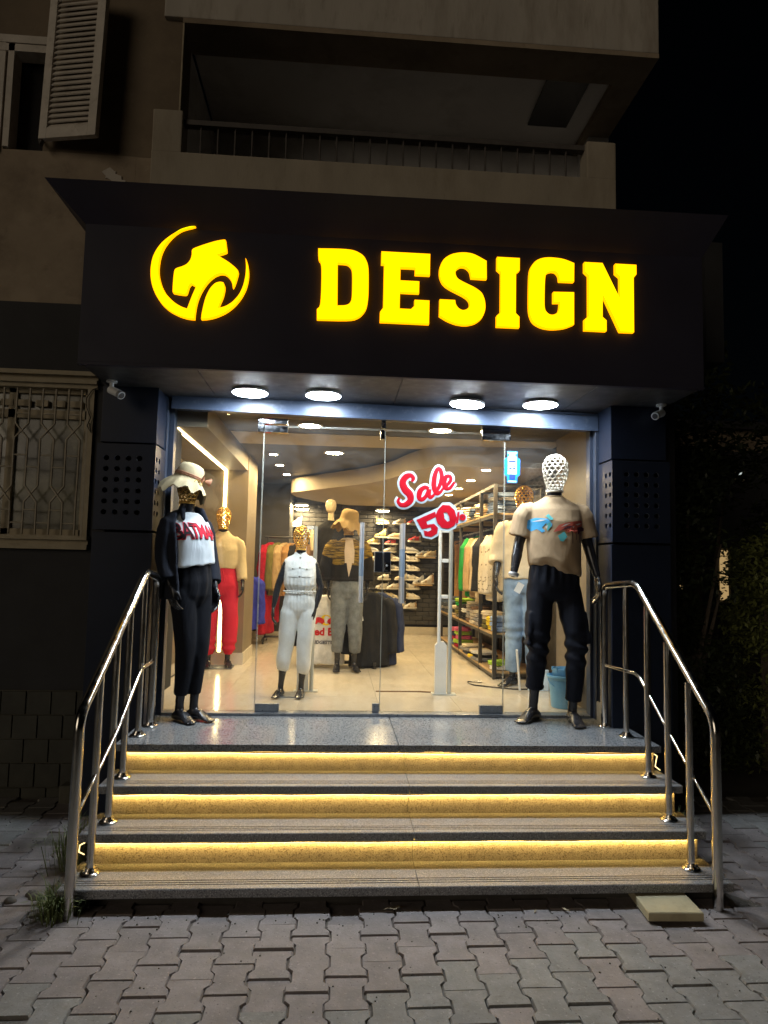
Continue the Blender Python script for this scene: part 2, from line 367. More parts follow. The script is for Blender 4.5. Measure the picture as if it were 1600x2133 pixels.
# ------------------------------------------------------------------ entrance steps
TOP = [.62, .465, .31, .155]; FR = [-.785, -1.03, -1.268, -1.51]; XS = 1.605
st = thing('entrance_steps', 'granite entrance steps with glowing strips under each tread', 'steps', (0, -.8, 0))
for k in range(4):
    back = .03 if k == 0 else FR[k-1]+.06
    jx = .06 if k else .02
    ym = K['granite'] if k else K['landing']
    for a, b in ((-XS, jx-.0015), (jx+.0015, XS)):
        mb = MB()
        if k == 0: mb.box(a, b, FR[k], back, TOP[k]-.04, TOP[k], .004)
        else:      # three anti-slip grooves cut into the tread
            g = [FR[k]+.045+.022*i for i in range(3)]; prof = [(FR[k]+.004, TOP[k])]
            for q in g: prof += [(q-.004, TOP[k]), (q-.002, TOP[k]-.005), (q+.002, TOP[k]-.005), (q+.004, TOP[k])]
            prof += [(back, TOP[k]), (back, TOP[k]-.04), (FR[k], TOP[k]-.04), (FR[k], TOP[k]-.004)]
            mb.prism(prof, a, b, 'x')
        mb.build('tread', ym, st, smooth=20)
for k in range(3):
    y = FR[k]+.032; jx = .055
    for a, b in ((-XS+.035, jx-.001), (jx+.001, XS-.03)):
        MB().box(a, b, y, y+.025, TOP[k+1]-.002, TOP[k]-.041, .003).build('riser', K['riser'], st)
    mt, me_ = MB(), MB(); up0, n_ = [], 64
    for i in range(n_):
        x = -XS+.04+i*.0495; dz = -.0022*(1+math.sin(i*.47+k*2)*math.sin(i*.13+k)); a = Vector((x, y-.013, TOP[k]-.0415+dz)); b = a+Vector((0, -.0042, -.0085))
        up0.append((a, b))
    off = Vector((0, -.0009, .0005)); off2 = Vector((0, -.0022, .0012))
    V_ = [p for ab_ in up0 for p in ab_]
    me_.add(V_, [(2*i, 2*i+1, 2*i+3, 2*i+2) for i in range(n_-1)]); me_.build('light_strip', K['led'], st)
    mt.loft([[a+off, b+off, b+off2, a+off2] for a, b in up0]); mt.build('strip_backing', K['tape'], st)
MB().tube([(XS-.03, -.75, .565), (XS-.005, -.74, .55), (XS-.012, -.74, .52), (XS-.02, -.745, .49), (XS+.004, -.76, .472)], .0025, 5).build('light_strip', K['led_tail'], st)
MB().tube([(-XS+.03, -1.23, .262), (-XS-.004, -1.235, .245), (-XS-.006, -1.24, .215), (-XS+.02, -1.235, .2)], .0025, 5).build('light_strip', K['led_tail'], st)
mb = MB()
for k in range(4):
    mb.box(-XS+.05, XS-.045, FR[k]+.06 if k < 3 else -1.43, -.02, 0 if k == 3 else TOP[k+1]-.04, TOP[k]-.041)
mb.build('core', K['core'], st)

# ------------------------------------------------------------------ hand rails
def bend(pts, r=.06, n=4):
    out = [Vector(pts[0])]
    for i in range(1, len(pts)-1):
        a, p, b = Vector(pts[i-1]), Vector(pts[i]), Vector(pts[i+1])
        d0 = (a-p).normalized()*min(r, (a-p).length*.45); d1 = (b-p).normalized()*min(r, (b-p).length*.45)
        for j in range(n+1):
            t = j/n; out.append((p+d0)*(1-t)**2+p*2*t*(1-t)+(p+d1)*t*t)
    return out+[Vector(pts[-1])]
def handrail(s, label, posts, xe):
    t = thing('stair_handrail', label, 'handrail', (s*1.5, -.8, .0), 'handrails flanking the entrance steps')
    x = posts[0][0]
    pth = bend([(x, posts[0][1], .635), (x, posts[0][1], 1.56), (s*1.5, -.70, 1.592), (xe, -1.558, .945), (xe, -1.558, PZ-.03)], .07, 5)
    MB().tube(pth, .0245, 14).build('top_rail', K['steel'], t)
    zt = lambda y: 1.575 if y > -.70 else 1.592-(.647/.858)*(-.70-y)
    for i, (px, py, pz) in enumerate(posts):
        if i: po = MB().tube([(px, py, pz), (px, py, zt(py)-.01)], .0185, 12).build('post', K['steel'], t)
        else: po = None
        fl = MB().lathe([(.0, 0), (.045, 0), (.047, .006), (.04, .012), (.034, .013), (.032, .02), (.026, .021), (.024, .03), (.0, .03)], (px, py, pz), 18)
        fl.build('base_flange', K['steel'], po if po else t)
    xm = s*1.495
    zm = lambda y: 1.035-.66*(-.72-y)
    m = bend([(posts[0][0], posts[0][1]-.01, 1.03), (xm, -.72, 1.035), (xm, -1.10, zm(-1.10)), (xe, -1.54, zm(-1.54))], .05, 4)
    MB().tube(m, .0115, 10).build('middle_rail', K['steel'], t)
    return t
handrail(1, 'stainless steel handrail beside the loose pale slab', [(1.452, -.30, .62), (1.485, -.568, .62), (1.485, -.863, .465), (1.482, -1.111, .31), (1.476, -1.35, .155)], 1.497)
handrail(-1, 'stainless steel handrail rising out of the grass tuft', [(-1.522, -.36, .62), (-1.53, -.60, .62), (-1.522, -.887, .465), (-1.515, -1.115, .31), (-1.517, -1.344, .155)], -1.53)

# ------------------------------------------------------------------ apartment building
ab = thing('apartment_building', 'dim plastered apartment block with balconies above the lit shop', 'building', (0, 0, 0))
WY = .05
wl = MB()
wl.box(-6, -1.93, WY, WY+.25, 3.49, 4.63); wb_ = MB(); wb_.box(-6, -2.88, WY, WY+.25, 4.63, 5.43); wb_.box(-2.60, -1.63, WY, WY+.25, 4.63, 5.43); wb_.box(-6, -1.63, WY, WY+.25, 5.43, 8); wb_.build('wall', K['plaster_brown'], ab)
wl.box(-1.93, -1.63, WY+.001, WY+.24, 3.2, 4.629); wl.box(-1.631, 2.1, .0, .2, 2.9, 4.2)
wl.build('wall', K['plaster'], ab)
dk = MB(); dk.box(-6, -1.55, WY-.012, WY+.2, 2.95, 3.49); dk.box(-6, -1.55, WY-.012, WY+.2, .765, 1.73); dk.box(-2.135, -1.55, WY-.01, WY+.2, 1.73, 2.95); dk.box(-6, -3.35, WY-.01, WY+.2, 1.73, 2.95)
dk.build('painted_wall', K['dark_paint'], ab)
pl = MB().box(-6, -1.7, WY-.02, WY+.2, -.04, .765).build('plinth', K['mortar'], ab)
for r in range(5):
    for c in range(9):
        x0 = -3.45+c*.166+(.083 if r % 2 else 0); z0 = .603-.16*r
        if x0 > -1.95: continue
        tx = MB().box(x0+.004, x0+.162, WY-.032-RND.uniform(0, .004), WY-.015, max(z0, -.03)+.004, z0+.156, .003).build('tile', K['plinth_tile'], pl)
# ground-floor window with grille
wn = MB().box(-3.35, -2.14, WY+.06, WY+.075, 1.83, 2.87).build('window', K['old_pane'], ab)
fr_ = MB()
for a, b, c, d in ((-3.35, -2.14, 1.80, 1.87), (-3.35, -2.14, 2.66, 2.72), (-2.20, -2.14, 1.8, 2.9), (-2.73, -2.68, 1.8, 2.9), (-3.35, -2.14, 2.84, 2.9)): fr_.box(a, b, WY+.03, WY+.07, c, d)
fr_.build('frame', K['trim'], wn)
for i in range(9): bx('slat', K['trim'], wn, -2.22-.12*i-.085, -2.22-.12*i, WY+.025, WY+.05, 2.745+.0*i, 2.79)
for z0, z1, y in ((2.87, 2.90, -.02), (2.90, 2.93, -.045), (2.93, 2.955, -.02), (2.955, 2.985, -.06)): bx('cornice_moulding', K['trim'], wn, -3.45, -2.10, WY+y-.01, WY+.05, z0+.0005, z1)
for z0, z1, y in ((1.795, 1.825, -.06), (1.765, 1.795, -.03), (1.73, 1.765, -.05)): bx('sill_moulding', K['trim'], wn, -3.45, -2.105, WY+y-.01, WY+.05, z0+.0005, z1)
bx('side_moulding', K['trim'], wn, -2.155, -2.118, WY-.035, WY+.05, 1.826, 2.869)
gr = bpy.data.objects.new('window_grille', None); COL.objects.link(gr); gr.parent = ab
gy = WY-.028; XB = [-2.205-.0885*i for i in range(13)]
for i, xb in enumerate(XB):
    a, b = (i-1, i) if i % 2 else (i, i+1)
    other = XB[i-1] if i % 2 else (XB[i+1] if i+1 < len(XB) else xb)
    o2 = XB[i+1] if i % 2 and i+1 < len(XB) else XB[i-1] if i % 2 == 0 and i else xb
    off = .006 if i % 2 else -.006
    xs1 = other; xs2 = xs1
    idx = XB.index(other); o3 = XB[idx+1] if idx % 2 and idx+1 < len(XB) else (XB[idx-1] if idx % 2 == 0 and idx else other)
    pth = [(xb, gy, 2.86), (xb, gy, 2.61), (other, gy+off, 2.50), (other, gy, 2.17), (o3, gy-off, 2.055), (o3, gy, 1.83)]
    MB().tube(pth, .0075, 6).build('bar', K['grille'], gr)
for i in range(0, 12):
    for j, z in enumerate((2.68, 2.385, 2.30, 2.0, 1.91)):
        if (i+j // 1) % 2 == (0 if j in (0, 3, 4) else 1): MB().tube([(XB[i], gy, z), (XB[i+1], gy, z)], .006, 6).build('bar', K['grille'], gr)
bx('bar', K['grille'], gr, -2.165, -2.150, gy-.008, gy+.012, 1.826, 2.868)
# upper window and shutter
w2 = MB().box(-2.875, -2.605, WY+.12, WY+.13, 4.64, 5.42).build('window', K['black_pane'], ab)
f2 = MB(); f2.box(-3.2, -2.90, WY-.015, WY+.06, 4.6, 5.5); f2.box(-2.878, -2.835, WY-.02, WY+.1, 4.64, 5.43); f2.box(-3.2, -2.6, WY-.02, WY+.1, 5.375, 5.43); f2.box(-3.3, -2.55, WY-.02, WY+.02, 5.44, 5.50)
f2.build('frame', K['shutter'], w2)
sh = bpy.data.objects.new('shutter', None); COL.objects.link(sh); sh.parent = ab
SM = Matrix.Translation((-2.585, -.03, 4.66)) @ Matrix.Rotation(math.radians(-14), 4, 'Z') @ Matrix.Rotation(math.radians(1.5), 4, 'Y')
for a, b, c, d, e, f in ((0, .06, -.022, .022, 0, 1.16), (.385, .45, -.022, .022, 0, 1.16), (.06, .385, -.0215, .0215, 0, .08), (.06, .385, -.0215, .0215, 1.09, 1.16)):
    MB().box(a, b, c, d, e, f, .003, SM).build('frame', K['shutter'], sh)
for i in range(25):
    SL = SM @ Matrix.Translation((.2225, 0, .10+i*.0405)) @ Matrix.Rotation(math.radians(58), 4, 'X')
    MB().box(-.162, .162, -.026, .026, -.004, .004, 0, SL).build('slat', K['shutter'], sh)
MB().tube([(-2.62, .03, 4.72), (-2.57, -.04, 4.62), (-2.55, -.04, 4.7)], .01, 6).build('bracket', K['balcony_iron'], sh)
# lower balcony
K['parapet'] = mat('parapet_plaster', (.42, .37, .29), .9, var=.12, vs=2.2, bump=.4, bs=60, stretch=(1.4, 1.4, .5), dirt=[((.26, .21, .15), 2.4, .48, .75, .6), ((.2, .16, .11), 12, .6, .75, .4)])
lb = MB(); Y0, Y1 = -.1, .05
lb.box(-1.78, 1.64, Y0, Y1, 3.80, 4.597, .008); lb.box(-1.78, -1.57, Y0-.001, Y1+.001, 4.59, 4.912, .01); lb.box(1.415, 1.64, Y0-.001, Y1+.001, 4.59, 4.885, .012)
lb.build('balcony_parapet', K['parapet'], ab)
rl = bpy.data.objects.new('balcony_railing', None); COL.objects.link(rl); rl.parent = ab
MB().box(-1.58, 1.43, -.06, 0, 4.835, 4.875, .005).build('rail', K['balcony_iron'], rl)
for i in range(23):
    x = -1.45+i*.124; MB().tube([(x, -.03, 4.58), (x, -.03, 4.84)], .007, 6).build('baluster', K['balcony_iron'], rl)
lw = MB(); lw.box(-1.70, -1.63, WY+.25, 1.4, 3.9, 5.68); lw.box(-1.70, 2.04, 1.3, 1.5, 3.9, 5.68); lw.box(1.85, 2.04, 1.0, 1.3, 3.9, 5.68); lw.box(-1.7, 1.64, .05, 1.4, 3.75, 3.9)
lw.build('loggia_wall', K['plaster_inner'], ab)
ub = MB(); ub.box(-1.77, 2.04, WY-.04, .20, 5.72, 7.5, .01); ub.build('balcony_parapet', K['plaster_pale'], ab)
us = MB(); us.box(-1.63, 2.04, WY-.039, .33, 5.68, 5.719); bx('loggia_ceiling', K['white_ceiling'], ab, -1.63, 2.04, .33, 1.5, 5.74, 5.9); us.box(1.80, 2.04, .33, 1.3, 5.68, 5.739); us.build('balcony_slab', K['plaster'], ab)
bx('loggia_dark_patch', K['black_pane'], ab, 1.26, 1.62, .36, .95, 5.715, 5.738)  # thin dark board making a dark patch on the loggia ceiling
MB().tube([(-1.622, WY-.03, 5.7), (-1.624, WY-.028, 4.9)], .008, 6).build('wire', K['trim'], ab)
bx('storage_box', K['plaster_pale'], ab, .02, .30, .6, .9, 3.9, 4.95)
# broken patch of plaster under the shutter
cr = MB()
for i in range(7):
    a = i*.9; cr.prism([(-2.12+.02*i+.05*math.cos(a+t), 4.5-.02*i+.035*math.sin(a+t*1.1)) for t in (0, 1.4, 2.9, 4.4)], WY-.006-.001*i, WY+.002)
cr.build('broken_plaster', K['plaster_pale'], ab)
# right flank of the building, behind the pillar
rw = MB(); rw.box(1.93, 2.12, .0, 6.2, -.04, 3.9); rw.build('side_wall', K['dark_paint'], ab)
bx('corner_pier', K['dark_paint'], ab, 2.55, 2.70, .30, .5, 3.36, 4.36)

# ------------------------------------------------------------------ shopfront pillars
def plate_holes(mb, u0, u1, v0, v1, cols, rows, r, place):
    """flat plate with round holes and the hole walls; place(u, v, depth) -> point"""
    us = [u0]+[(cols[i]+cols[i+1])/2 for i in range(len(cols)-1)]+[u1]; vs = [v0]+[(rows[i]+rows[i+1])/2 for i in range(len(rows)-1)]+[v1]
    n = 16
    for i, c in enumerate(cols):
        for j, q in enumerate(rows):
            a, b, cc, d = us[i], us[i+1], vs[j], vs[j+1]
            circ = [(c+r*math.cos(2*math.pi*k/n), q+r*math.sin(2*math.pi*k/n)) for k in range(n)]
            sq = []
            for k in range(n):
                dx, dy = math.cos(2*math.pi*k/n), math.sin(2*math.pi*k/n)
                t = min(((b-c) if dx > 0 else (a-c))/dx if abs(dx) > 1e-6 else 9, ((d-q) if dy > 0 else (cc-q))/dy if abs(dy) > 1e-6 else 9)
                sq.append((c+dx*t, q+dy*t))
            # corner points are inserted where the ray fan turns a corner
            V = [place(*p, 0) for p in circ]+[place(*p, 0) for p in sq]+[place(*p, .012) for p in circ]
            F = [(k, (k+1) % n, n+(k+1) % n, n+k) for k in range(n)]+[(k, (k+1) % n, 2*n+(k+1) % n, 2*n+k) for k in range(n)]
            cor = [(b, d), (a, d), (a, cc), (b, cc)]; m = len(V); V += [place(*p, 0) for p in cor]
            for qd, kk in enumerate(cor):
                best = None
                for k in range(n):
                    p0, p1 = sq[k], sq[(k+1) % n]
                    on = lambda p, e: abs(p[0]-kk[0]) < 1e-6 if e == 0 else abs(p[1]-kk[1]) < 1e-6
                    if (on(p0, 0) and on(p1, 1)) or (on(p0, 1) and on(p1, 0)):
                        if abs(p0[0]-kk[0])+abs(p0[1]-kk[1])+abs(p1[0]-kk[0])+abs(p1[1]-kk[1]) < (b-a)+(d-cc): best = k
                if best is not None: F.append((n+best, n+(best+1) % n, m+qd))
            mb.add(V, F)
def pillar(label, x0, x1, inner, holes_x, side):
    t = thing('shopfront_pillar', label, 'pillar', ((x0+x1)/2, -.15, 0), 'dark clad pillars at both sides of the shopfront')
    i0, i1 = (x0+.006, x1-.008) if side < 0 else (x0+.008, x1-.006)
    bx('core', K['groove'], t, x0+.05, x1-.05, -.27, .045, 0, 2.81)
    bx('upper_panel', K['cladding'], t, i0, i1, -.315, .04, 2.438, 2.812, .003)
    bx('lower_panel', K['cladding'], t, x0-.004, x1+.004, -.345, .04, -.03, 1.844, .003)
    mb = MB(); rows = [1.974+.0708*k for k in range(6)]; cols = [holes_x+.0703*k for k in range(4)]
    yf = -.352
    plate_holes(mb, x0, x1, 1.860, 2.422, cols, rows, .0185, lambda u, v, d: (u, yf+d, v))
    sc = [-.315, -.245, -.1]
    if side > 0: plate_holes(mb, yf, -.02, 1.860, 2.422, sc[:2], rows, .0185, lambda u, v, d: (x0+d, u, v))
    else: plate_holes(mb, yf, -.02, 1.860, 2.422, sc[:2], rows, .0185, lambda u, v, d: (x1-d, u, v))
    xo = x1 if side > 0 else x0
    mb.add([(xo, yf, 1.86), (xo, -.02, 1.86), (xo, -.02, 2.422), (xo, yf, 2.422)], [(0, 1, 2, 3)])
    mb.add([(x0, yf, 2.422), (x1, yf, 2.422), (x1, -.02, 2.422), (x0, -.02, 2.422)], [(0, 1, 2, 3)]); mb.add([(x0, yf, 1.86), (x1, yf, 1.86), (x1, -.02, 1.86), (x0, -.02, 1.86)], [(0, 1, 2, 3)])
    pp_ = mb.build('perforated_panel', K['cladding'], t, smooth=20); rm = MB()
    for c_ in cols:
        for r_ in rows: rm.tube([(c_+.0182*math.cos(a), yf+.0035, r_+.0182*math.sin(a)) for a in [2*math.pi*k/18 for k in range(18)]], .0012, 4, closed=True)  # thin rings added as painted highlights on the hole edges
    tag(rm.build('rim_highlights', K['rim'], pp_), kind='stuff')
    
pillar('dark perforated pillar beside the barred window', -1.95, -1.575, 0, -1.886, -1)
pillar('dark perforated pillar beside the black shrubs', 1.492, 1.90, 0, 1.593, 1)

# ------------------------------------------------------------------ sign
sg = thing('shop_sign', 'dark fascia box with glowing yellow slab letters and round emblem', 'sign', (0, -.4, 2.815))
XA, XB2, YF = -1.92, 1.885, -.827
bx('fascia_panel', K['fascia'], sg, XA, XB2, YF, -.10, 2.822, 3.66, .002)
cw = MB(); lo = [(XA, YF+.002, 3.655), (XB2, YF+.002, 3.655), (XB2, -.1, 3.655), (XA, -.1, 3.655)]; hi = [(-2.115, -.96, 3.855), (1.985, -.96, 3.872), (1.985, -.1, 3.872), (-2.115, -.1, 3.855)]
cw.loft([[Vector(p) for p in lo], [Vector(p) for p in hi]]); cw.build('crown_panel', K['fascia'], sg, smooth=0)
jx = [XA+.004, -1.24, 0.0, 1.222, XB2-.004]
for a, b in zip(jx, jx[1:]): bx('soffit_panel', K['soffit'], sg, a+.003, b-.003, YF+.035, .02, 2.813, 2.8215, .001)
bx('edge_trim', K['fascia'], sg, XA, XB2, YF-.004, YF+.030, 2.803, 2.8215, .002)
LETTERS = [
('D',[[(-0.537,3.57),(-0.381,3.576),(-0.314,3.57),(-0.26,3.541),(-0.235,3.494),(-0.227,3.44),(-0.225,3.276),(-0.236,3.207),(-0.271,3.16),(-0.323,3.135),(-0.532,3.13),(-0.534,3.192),(-0.511,3.214),(-0.513,3.479),(-0.535,3.503)],[(-0.416,3.485),(-0.359,3.485),(-0.335,3.464),(-0.327,3.435),(-0.325,3.271),(-0.335,3.24),(-0.358,3.225),(-0.411,3.221)]]),
('E',[[(-0.158,3.57),(0.143,3.576),(0.145,3.44),(0.054,3.437),(0.053,3.469),(0.035,3.484),(-0.037,3.482),(-0.035,3.396),(0.081,3.398),(0.083,3.324),(-0.034,3.321),(-0.032,3.22),(0.034,3.223),(0.055,3.242),(0.057,3.279),(0.148,3.281),(0.149,3.134),(-0.148,3.132),(-0.15,3.195),(-0.132,3.219),(-0.138,3.486),(-0.157,3.501)]]),
('S',[[(0.345,3.596),(0.413,3.591),(0.496,3.548),(0.498,3.434),(0.401,3.435),(0.392,3.48),(0.366,3.502),(0.335,3.505),(0.308,3.485),(0.302,3.457),(0.316,3.427),(0.354,3.407),(0.429,3.375),(0.47,3.345),(0.489,3.298),(0.493,3.243),(0.474,3.187),(0.431,3.151),(0.371,3.135),(0.31,3.141),(0.256,3.16),(0.208,3.188),(0.209,3.291),(0.304,3.291),(0.308,3.264),(0.325,3.24),(0.352,3.228),(0.379,3.237),(0.394,3.259),(0.392,3.286),(0.369,3.313),(0.253,3.366),(0.22,3.397),(0.203,3.442),(0.205,3.498),(0.23,3.548),(0.277,3.581)]]),
('I',[[(0.561,3.577),(0.703,3.578),(0.704,3.499),(0.682,3.481),(0.679,3.227),(0.704,3.208),(0.702,3.139),(0.56,3.136),(0.562,3.202),(0.585,3.227),(0.585,3.476),(0.561,3.499)]]),
('G',[[(0.894,3.594),(0.977,3.589),(1.047,3.564),(1.046,3.445),(0.952,3.444),(0.947,3.482),(0.929,3.502),(0.905,3.505),(0.877,3.495),(0.862,3.47),(0.859,3.289),(0.864,3.254),(0.884,3.232),(0.908,3.226),(0.936,3.237),(0.952,3.263),(0.955,3.307),(0.915,3.305),(0.915,3.374),(1.046,3.378),(1.046,3.173),(0.991,3.148),(0.909,3.136),(0.84,3.144),(0.785,3.174),(0.763,3.229),(0.76,3.298),(0.762,3.479),(0.772,3.528),(0.804,3.568),(0.845,3.587)]]),
('N',[[(1.108,3.57),(1.224,3.574),(1.336,3.352),(1.337,3.492),(1.309,3.514),(1.309,3.576),(1.444,3.579),(1.444,3.515),(1.421,3.494),(1.431,3.145),(1.337,3.141),(1.227,3.374),(1.229,3.233),(1.252,3.213),(1.251,3.141),(1.115,3.137),(1.115,3.204),(1.138,3.226),(1.134,3.485),(1.108,3.511)]]),
]
EMB1 = [(-1.271,3.666),(-1.315,3.656),(-1.363,3.638),(-1.416,3.601),(-1.463,3.557),(-1.495,3.508),(-1.515,3.456),(-1.522,3.393),(-1.519,3.337),(-1.506,3.281),(-1.481,3.226),(-1.445,3.176),(-1.399,3.138),(-1.339,3.11),(-1.29,3.098),(-1.252,3.097),(-1.252,3.119),(-1.247,3.176),(-1.237,3.223),(-1.219,3.27),(-1.196,3.312),(-1.173,3.342),(-1.144,3.369),(-1.11,3.384),(-1.08,3.38),(-1.055,3.356),(-1.041,3.326),(-1.036,3.297),(-1.024,3.321),(-1.006,3.395),(-1.01,3.408),(-1.038,3.435),(-1.079,3.464),(-1.137,3.495),(-1.083,3.516),(-1.079,3.524),(-1.09,3.591),(-1.097,3.594),(-1.143,3.584),(-1.212,3.558),(-1.28,3.528),(-1.287,3.515),(-1.285,3.489),(-1.292,3.457),(-1.31,3.431),(-1.334,3.416),(-1.372,3.402),(-1.383,3.39),(-1.387,3.339),(-1.388,3.256),(-1.383,3.25),(-1.316,3.242),(-1.305,3.248),(-1.3,3.266),(-1.292,3.3),(-1.28,3.311),(-1.257,3.299),(-1.253,3.291),(-1.272,3.242),(-1.298,3.158),(-1.332,3.167),(-1.377,3.193),(-1.424,3.239),(-1.455,3.294),(-1.473,3.355),(-1.476,3.411),(-1.469,3.474),(-1.452,3.526),(-1.424,3.572),(-1.392,3.61),(-1.354,3.639),(-1.315,3.654)]
EMB2 = [(-1.214,3.098),(-1.213,3.126),(-1.205,3.178),(-1.193,3.235),(-1.171,3.288),(-1.142,3.323),(-1.113,3.333),(-1.093,3.329),(-1.084,3.311),(-1.083,3.287),(-1.09,3.246),(-1.105,3.204),(-1.117,3.171),(-1.077,3.182),(-1.034,3.212),(-0.996,3.261),(-0.974,3.319),(-0.964,3.382),(-0.963,3.439),(-0.969,3.488),(-0.957,3.465),(-0.947,3.419),(-0.945,3.367),(-0.956,3.304),(-0.981,3.246),(-1.018,3.193),(-1.066,3.149),(-1.124,3.118),(-1.173,3.103)]
def tidy(l):
    n = len(l); out = []
    for i in range(n):
        a, p, b = [Vector(l[j % n]) for j in (i-1, i, i+1)]; u, v = p-a, b-p
        ang = abs(math.degrees(u.angle_signed(v))) if u.length and v.length else 0
        if ang < 48: out += [tuple(p*.78+a*.22), tuple(p*.78+b*.22)]
        else: out.append(tuple(p))
    return out
def square(l):
    def snap(vals, tol):
        o = sorted(range(len(vals)), key=lambda i: vals[i]); res = list(vals); k = 0
        while k < len(o):
            j = k
            while j+1 < len(o) and vals[o[j+1]]-vals[o[k]] < tol: j += 1
            m = sum(vals[o[i]] for i in range(k, j+1))/(j-k+1)
            for i in range(k, j+1): res[o[i]] = m
            k = j+1
        return res
    return list(zip(snap([p[0] for p in l], .012), snap([p[1] for p in l], .016)))
def sign_piece(name, loops):
    p = MB().prism(loops, YF-.028, YF-.0005).build(name, K['letter_side'], sg, smooth=20)
    if not isinstance(loops[0][0], (tuple, list)): loops = [loops]
    def inset(l, d, hole):
        n = len(l); ar = sum(l[i][0]*l[(i+1) % n][1]-l[(i+1) % n][0]*l[i][1] for i in range(n)); s_ = (1 if ar > 0 else -1)*(-1 if hole else 1); out = []
        for i in range(n):
            a, p_, b = [Vector(l[j % n]) for j in (i-1, i, i+1)]
            e0 = (p_-a).normalized(); e1 = (b-p_).normalized(); nn = Vector((-(e0.y+e1.y), e0.x+e1.x)); L_ = max(nn.length, .5); out.append(tuple(p_+nn/L_*d*s_*min(1.6, 2/L_)))
        return out
    loops = [inset(l, .0042, i > 0) for i, l in enumerate(loops)]
    tri = tessellate_polygon([[Vector((*q, 0)) for q in l] for l in loops]); fl = [q for l in loops for q in l]
    MB().add([(q[0], YF-.031, q[1]) for q in fl], [tuple(t) for t in tri]).build('lit_face', K['yellow'], p, smooth=0)
for nm, loops in LETTERS:
    loops = [square(l) if nm in 'EIN' else tidy(tidy(l)) for l in loops]; sign_piece('letter', loops if len(loops) > 1 else loops[0])
sign_piece('emblem', tidy(tidy(EMB1))); sign_piece('emblem', tidy(tidy(EMB2)))

# ------------------------------------------------------------------ porch lights, cameras
for i, (x, y, tl, where) in enumerate(((-.981, -.335, 0, 'nearest the left pillar'), (-.493, -.335, 0, 'second from the left pillar'), (.492, -.30, 7, 'hanging loose and tilted'), (1.002, -.31, 0, 'nearest the male mannequin'))):
    t = thing('porch_light', 'round white ceiling light under the sign, '+where, 'ceiling light', (x, y, 2.8125), 'round porch lights')
    zo = -.012 if tl else 0
    t.rotation_euler = (0, math.radians(tl*.55), 0); t.location.z += zo
    MB().lathe([(.0, .0), (.119, 0), (.122, -.006), (.122, -.016), (.116, -.018), (.1155, -.013)], (x, y, 2.8125+zo), 36).build('rim', K['white_plastic'], t)
    MB().lathe([(.1155, -.0135), (.112, -.020), (.09, -.0235), (.0, -.025)], (x, y, 2.8125+zo), 36).build('diffuser', K['porch'], t)
def cctv(label, x, y, aim):
    t = thing('security_camera', label, 'camera', (x, y, 2.813), 'bullet cameras under the sign')
    z = 2.8125
    MB().lathe([(0, 0), (.033, 0), (.034, -.01), (.028, -.014), (.014, -.016), (.013, -.035), (0, -.035)], (x, y, z), 20).build('ceiling_mount', K['white_plastic'], t)
    d = Vector(aim).normalized(); p = Vector((x, y, z-.045))
    MB().ball(p, .016, 10, 6).build('ball_joint', K['white_plastic'], t)
    a, b = p-d*.01, p+d*.10+Vector((0, 0, -.02))
    bd = MB().tube([a+Vector((0, 0, -.018)), a*.2+b*.8], .026, 14).build('housing', K['white_plastic'], t)
    MB().tube([a*.2+b*.8, b], [.0265, .027], 14).build('lens_hood', K['grey_plastic'], bd)
    MB().tube([b-d*.001, b+d*.003], .019, 14).build('lens', K['black_plastic'], bd)
cctv('white bullet camera above the pillar beside the barred window', -1.845, -.45, (.8, -.45, -.42))
cctv('white bullet camera above the pillar beside the black shrubs', 1.82, -.40, (-.75, -.6, -.35))
tag(MB().tube([(-2.06, .02, 2.9), (-2.13, .005, 2.86), (-2.165, .0, 2.80), (-2.16, .0, 2.73), (-2.13, .0, 2.66), (-2.15, .0, 2.60), (-2.12, .0, 2.55), (-2.135, .0, 2.62)], .0035, 5).build('cable', K['black_plastic']), 'thin black cable looping down beside the window grille', 'cable')

# ------------------------------------------------------------------ shopfront: header, jambs, threshold, glazing
hd = thing('shopfront_frame', 'dusty blue-black steel frame round the shop glazing', 'door frame', (0, -.05, .62))
HM = Matrix.Translation((-.05, -.06, 2.762)) @ Matrix.Rotation(.0165, 4, 'Y')
MB().box(-1.50, 1.545, -.045, .075, -.050, .046, .004, HM).build('header_beam', K['header'], hd)
MB().box(-1.50, 1.545, -.055, -.04, -.064, -.048, .002, HM).build('header_lip', K['header'], hd)
MB().box(-1.52, 1.545, -.04, .03, .05, .066, .002, HM).build('cable_tray', K['jamb'], hd)
bx('jamb', K['jamb'], hd, -1.615, -1.572, -.10, .03, .622, 2.80, .003); bx('jamb', K['jamb'], hd, -1.570, -1.538, -.045, .03, .622, 2.79, .002)
bx('jamb', K['jamb'], hd, 1.475, 1.51, -.10, .03, .622, 2.76, .003); bx('jamb', K['jamb'], hd, 1.452, 1.473, -.045, .03, .622, 2.75, .002)
bx('threshold', K['patch_worn'], hd, -1.535, 1.45, -.055, .05, .622, .640, .003)
bx('skirting_block', K['grey_plastic'], hd, 1.475, 1.535, -.19, -.102, .621, .75, .002)

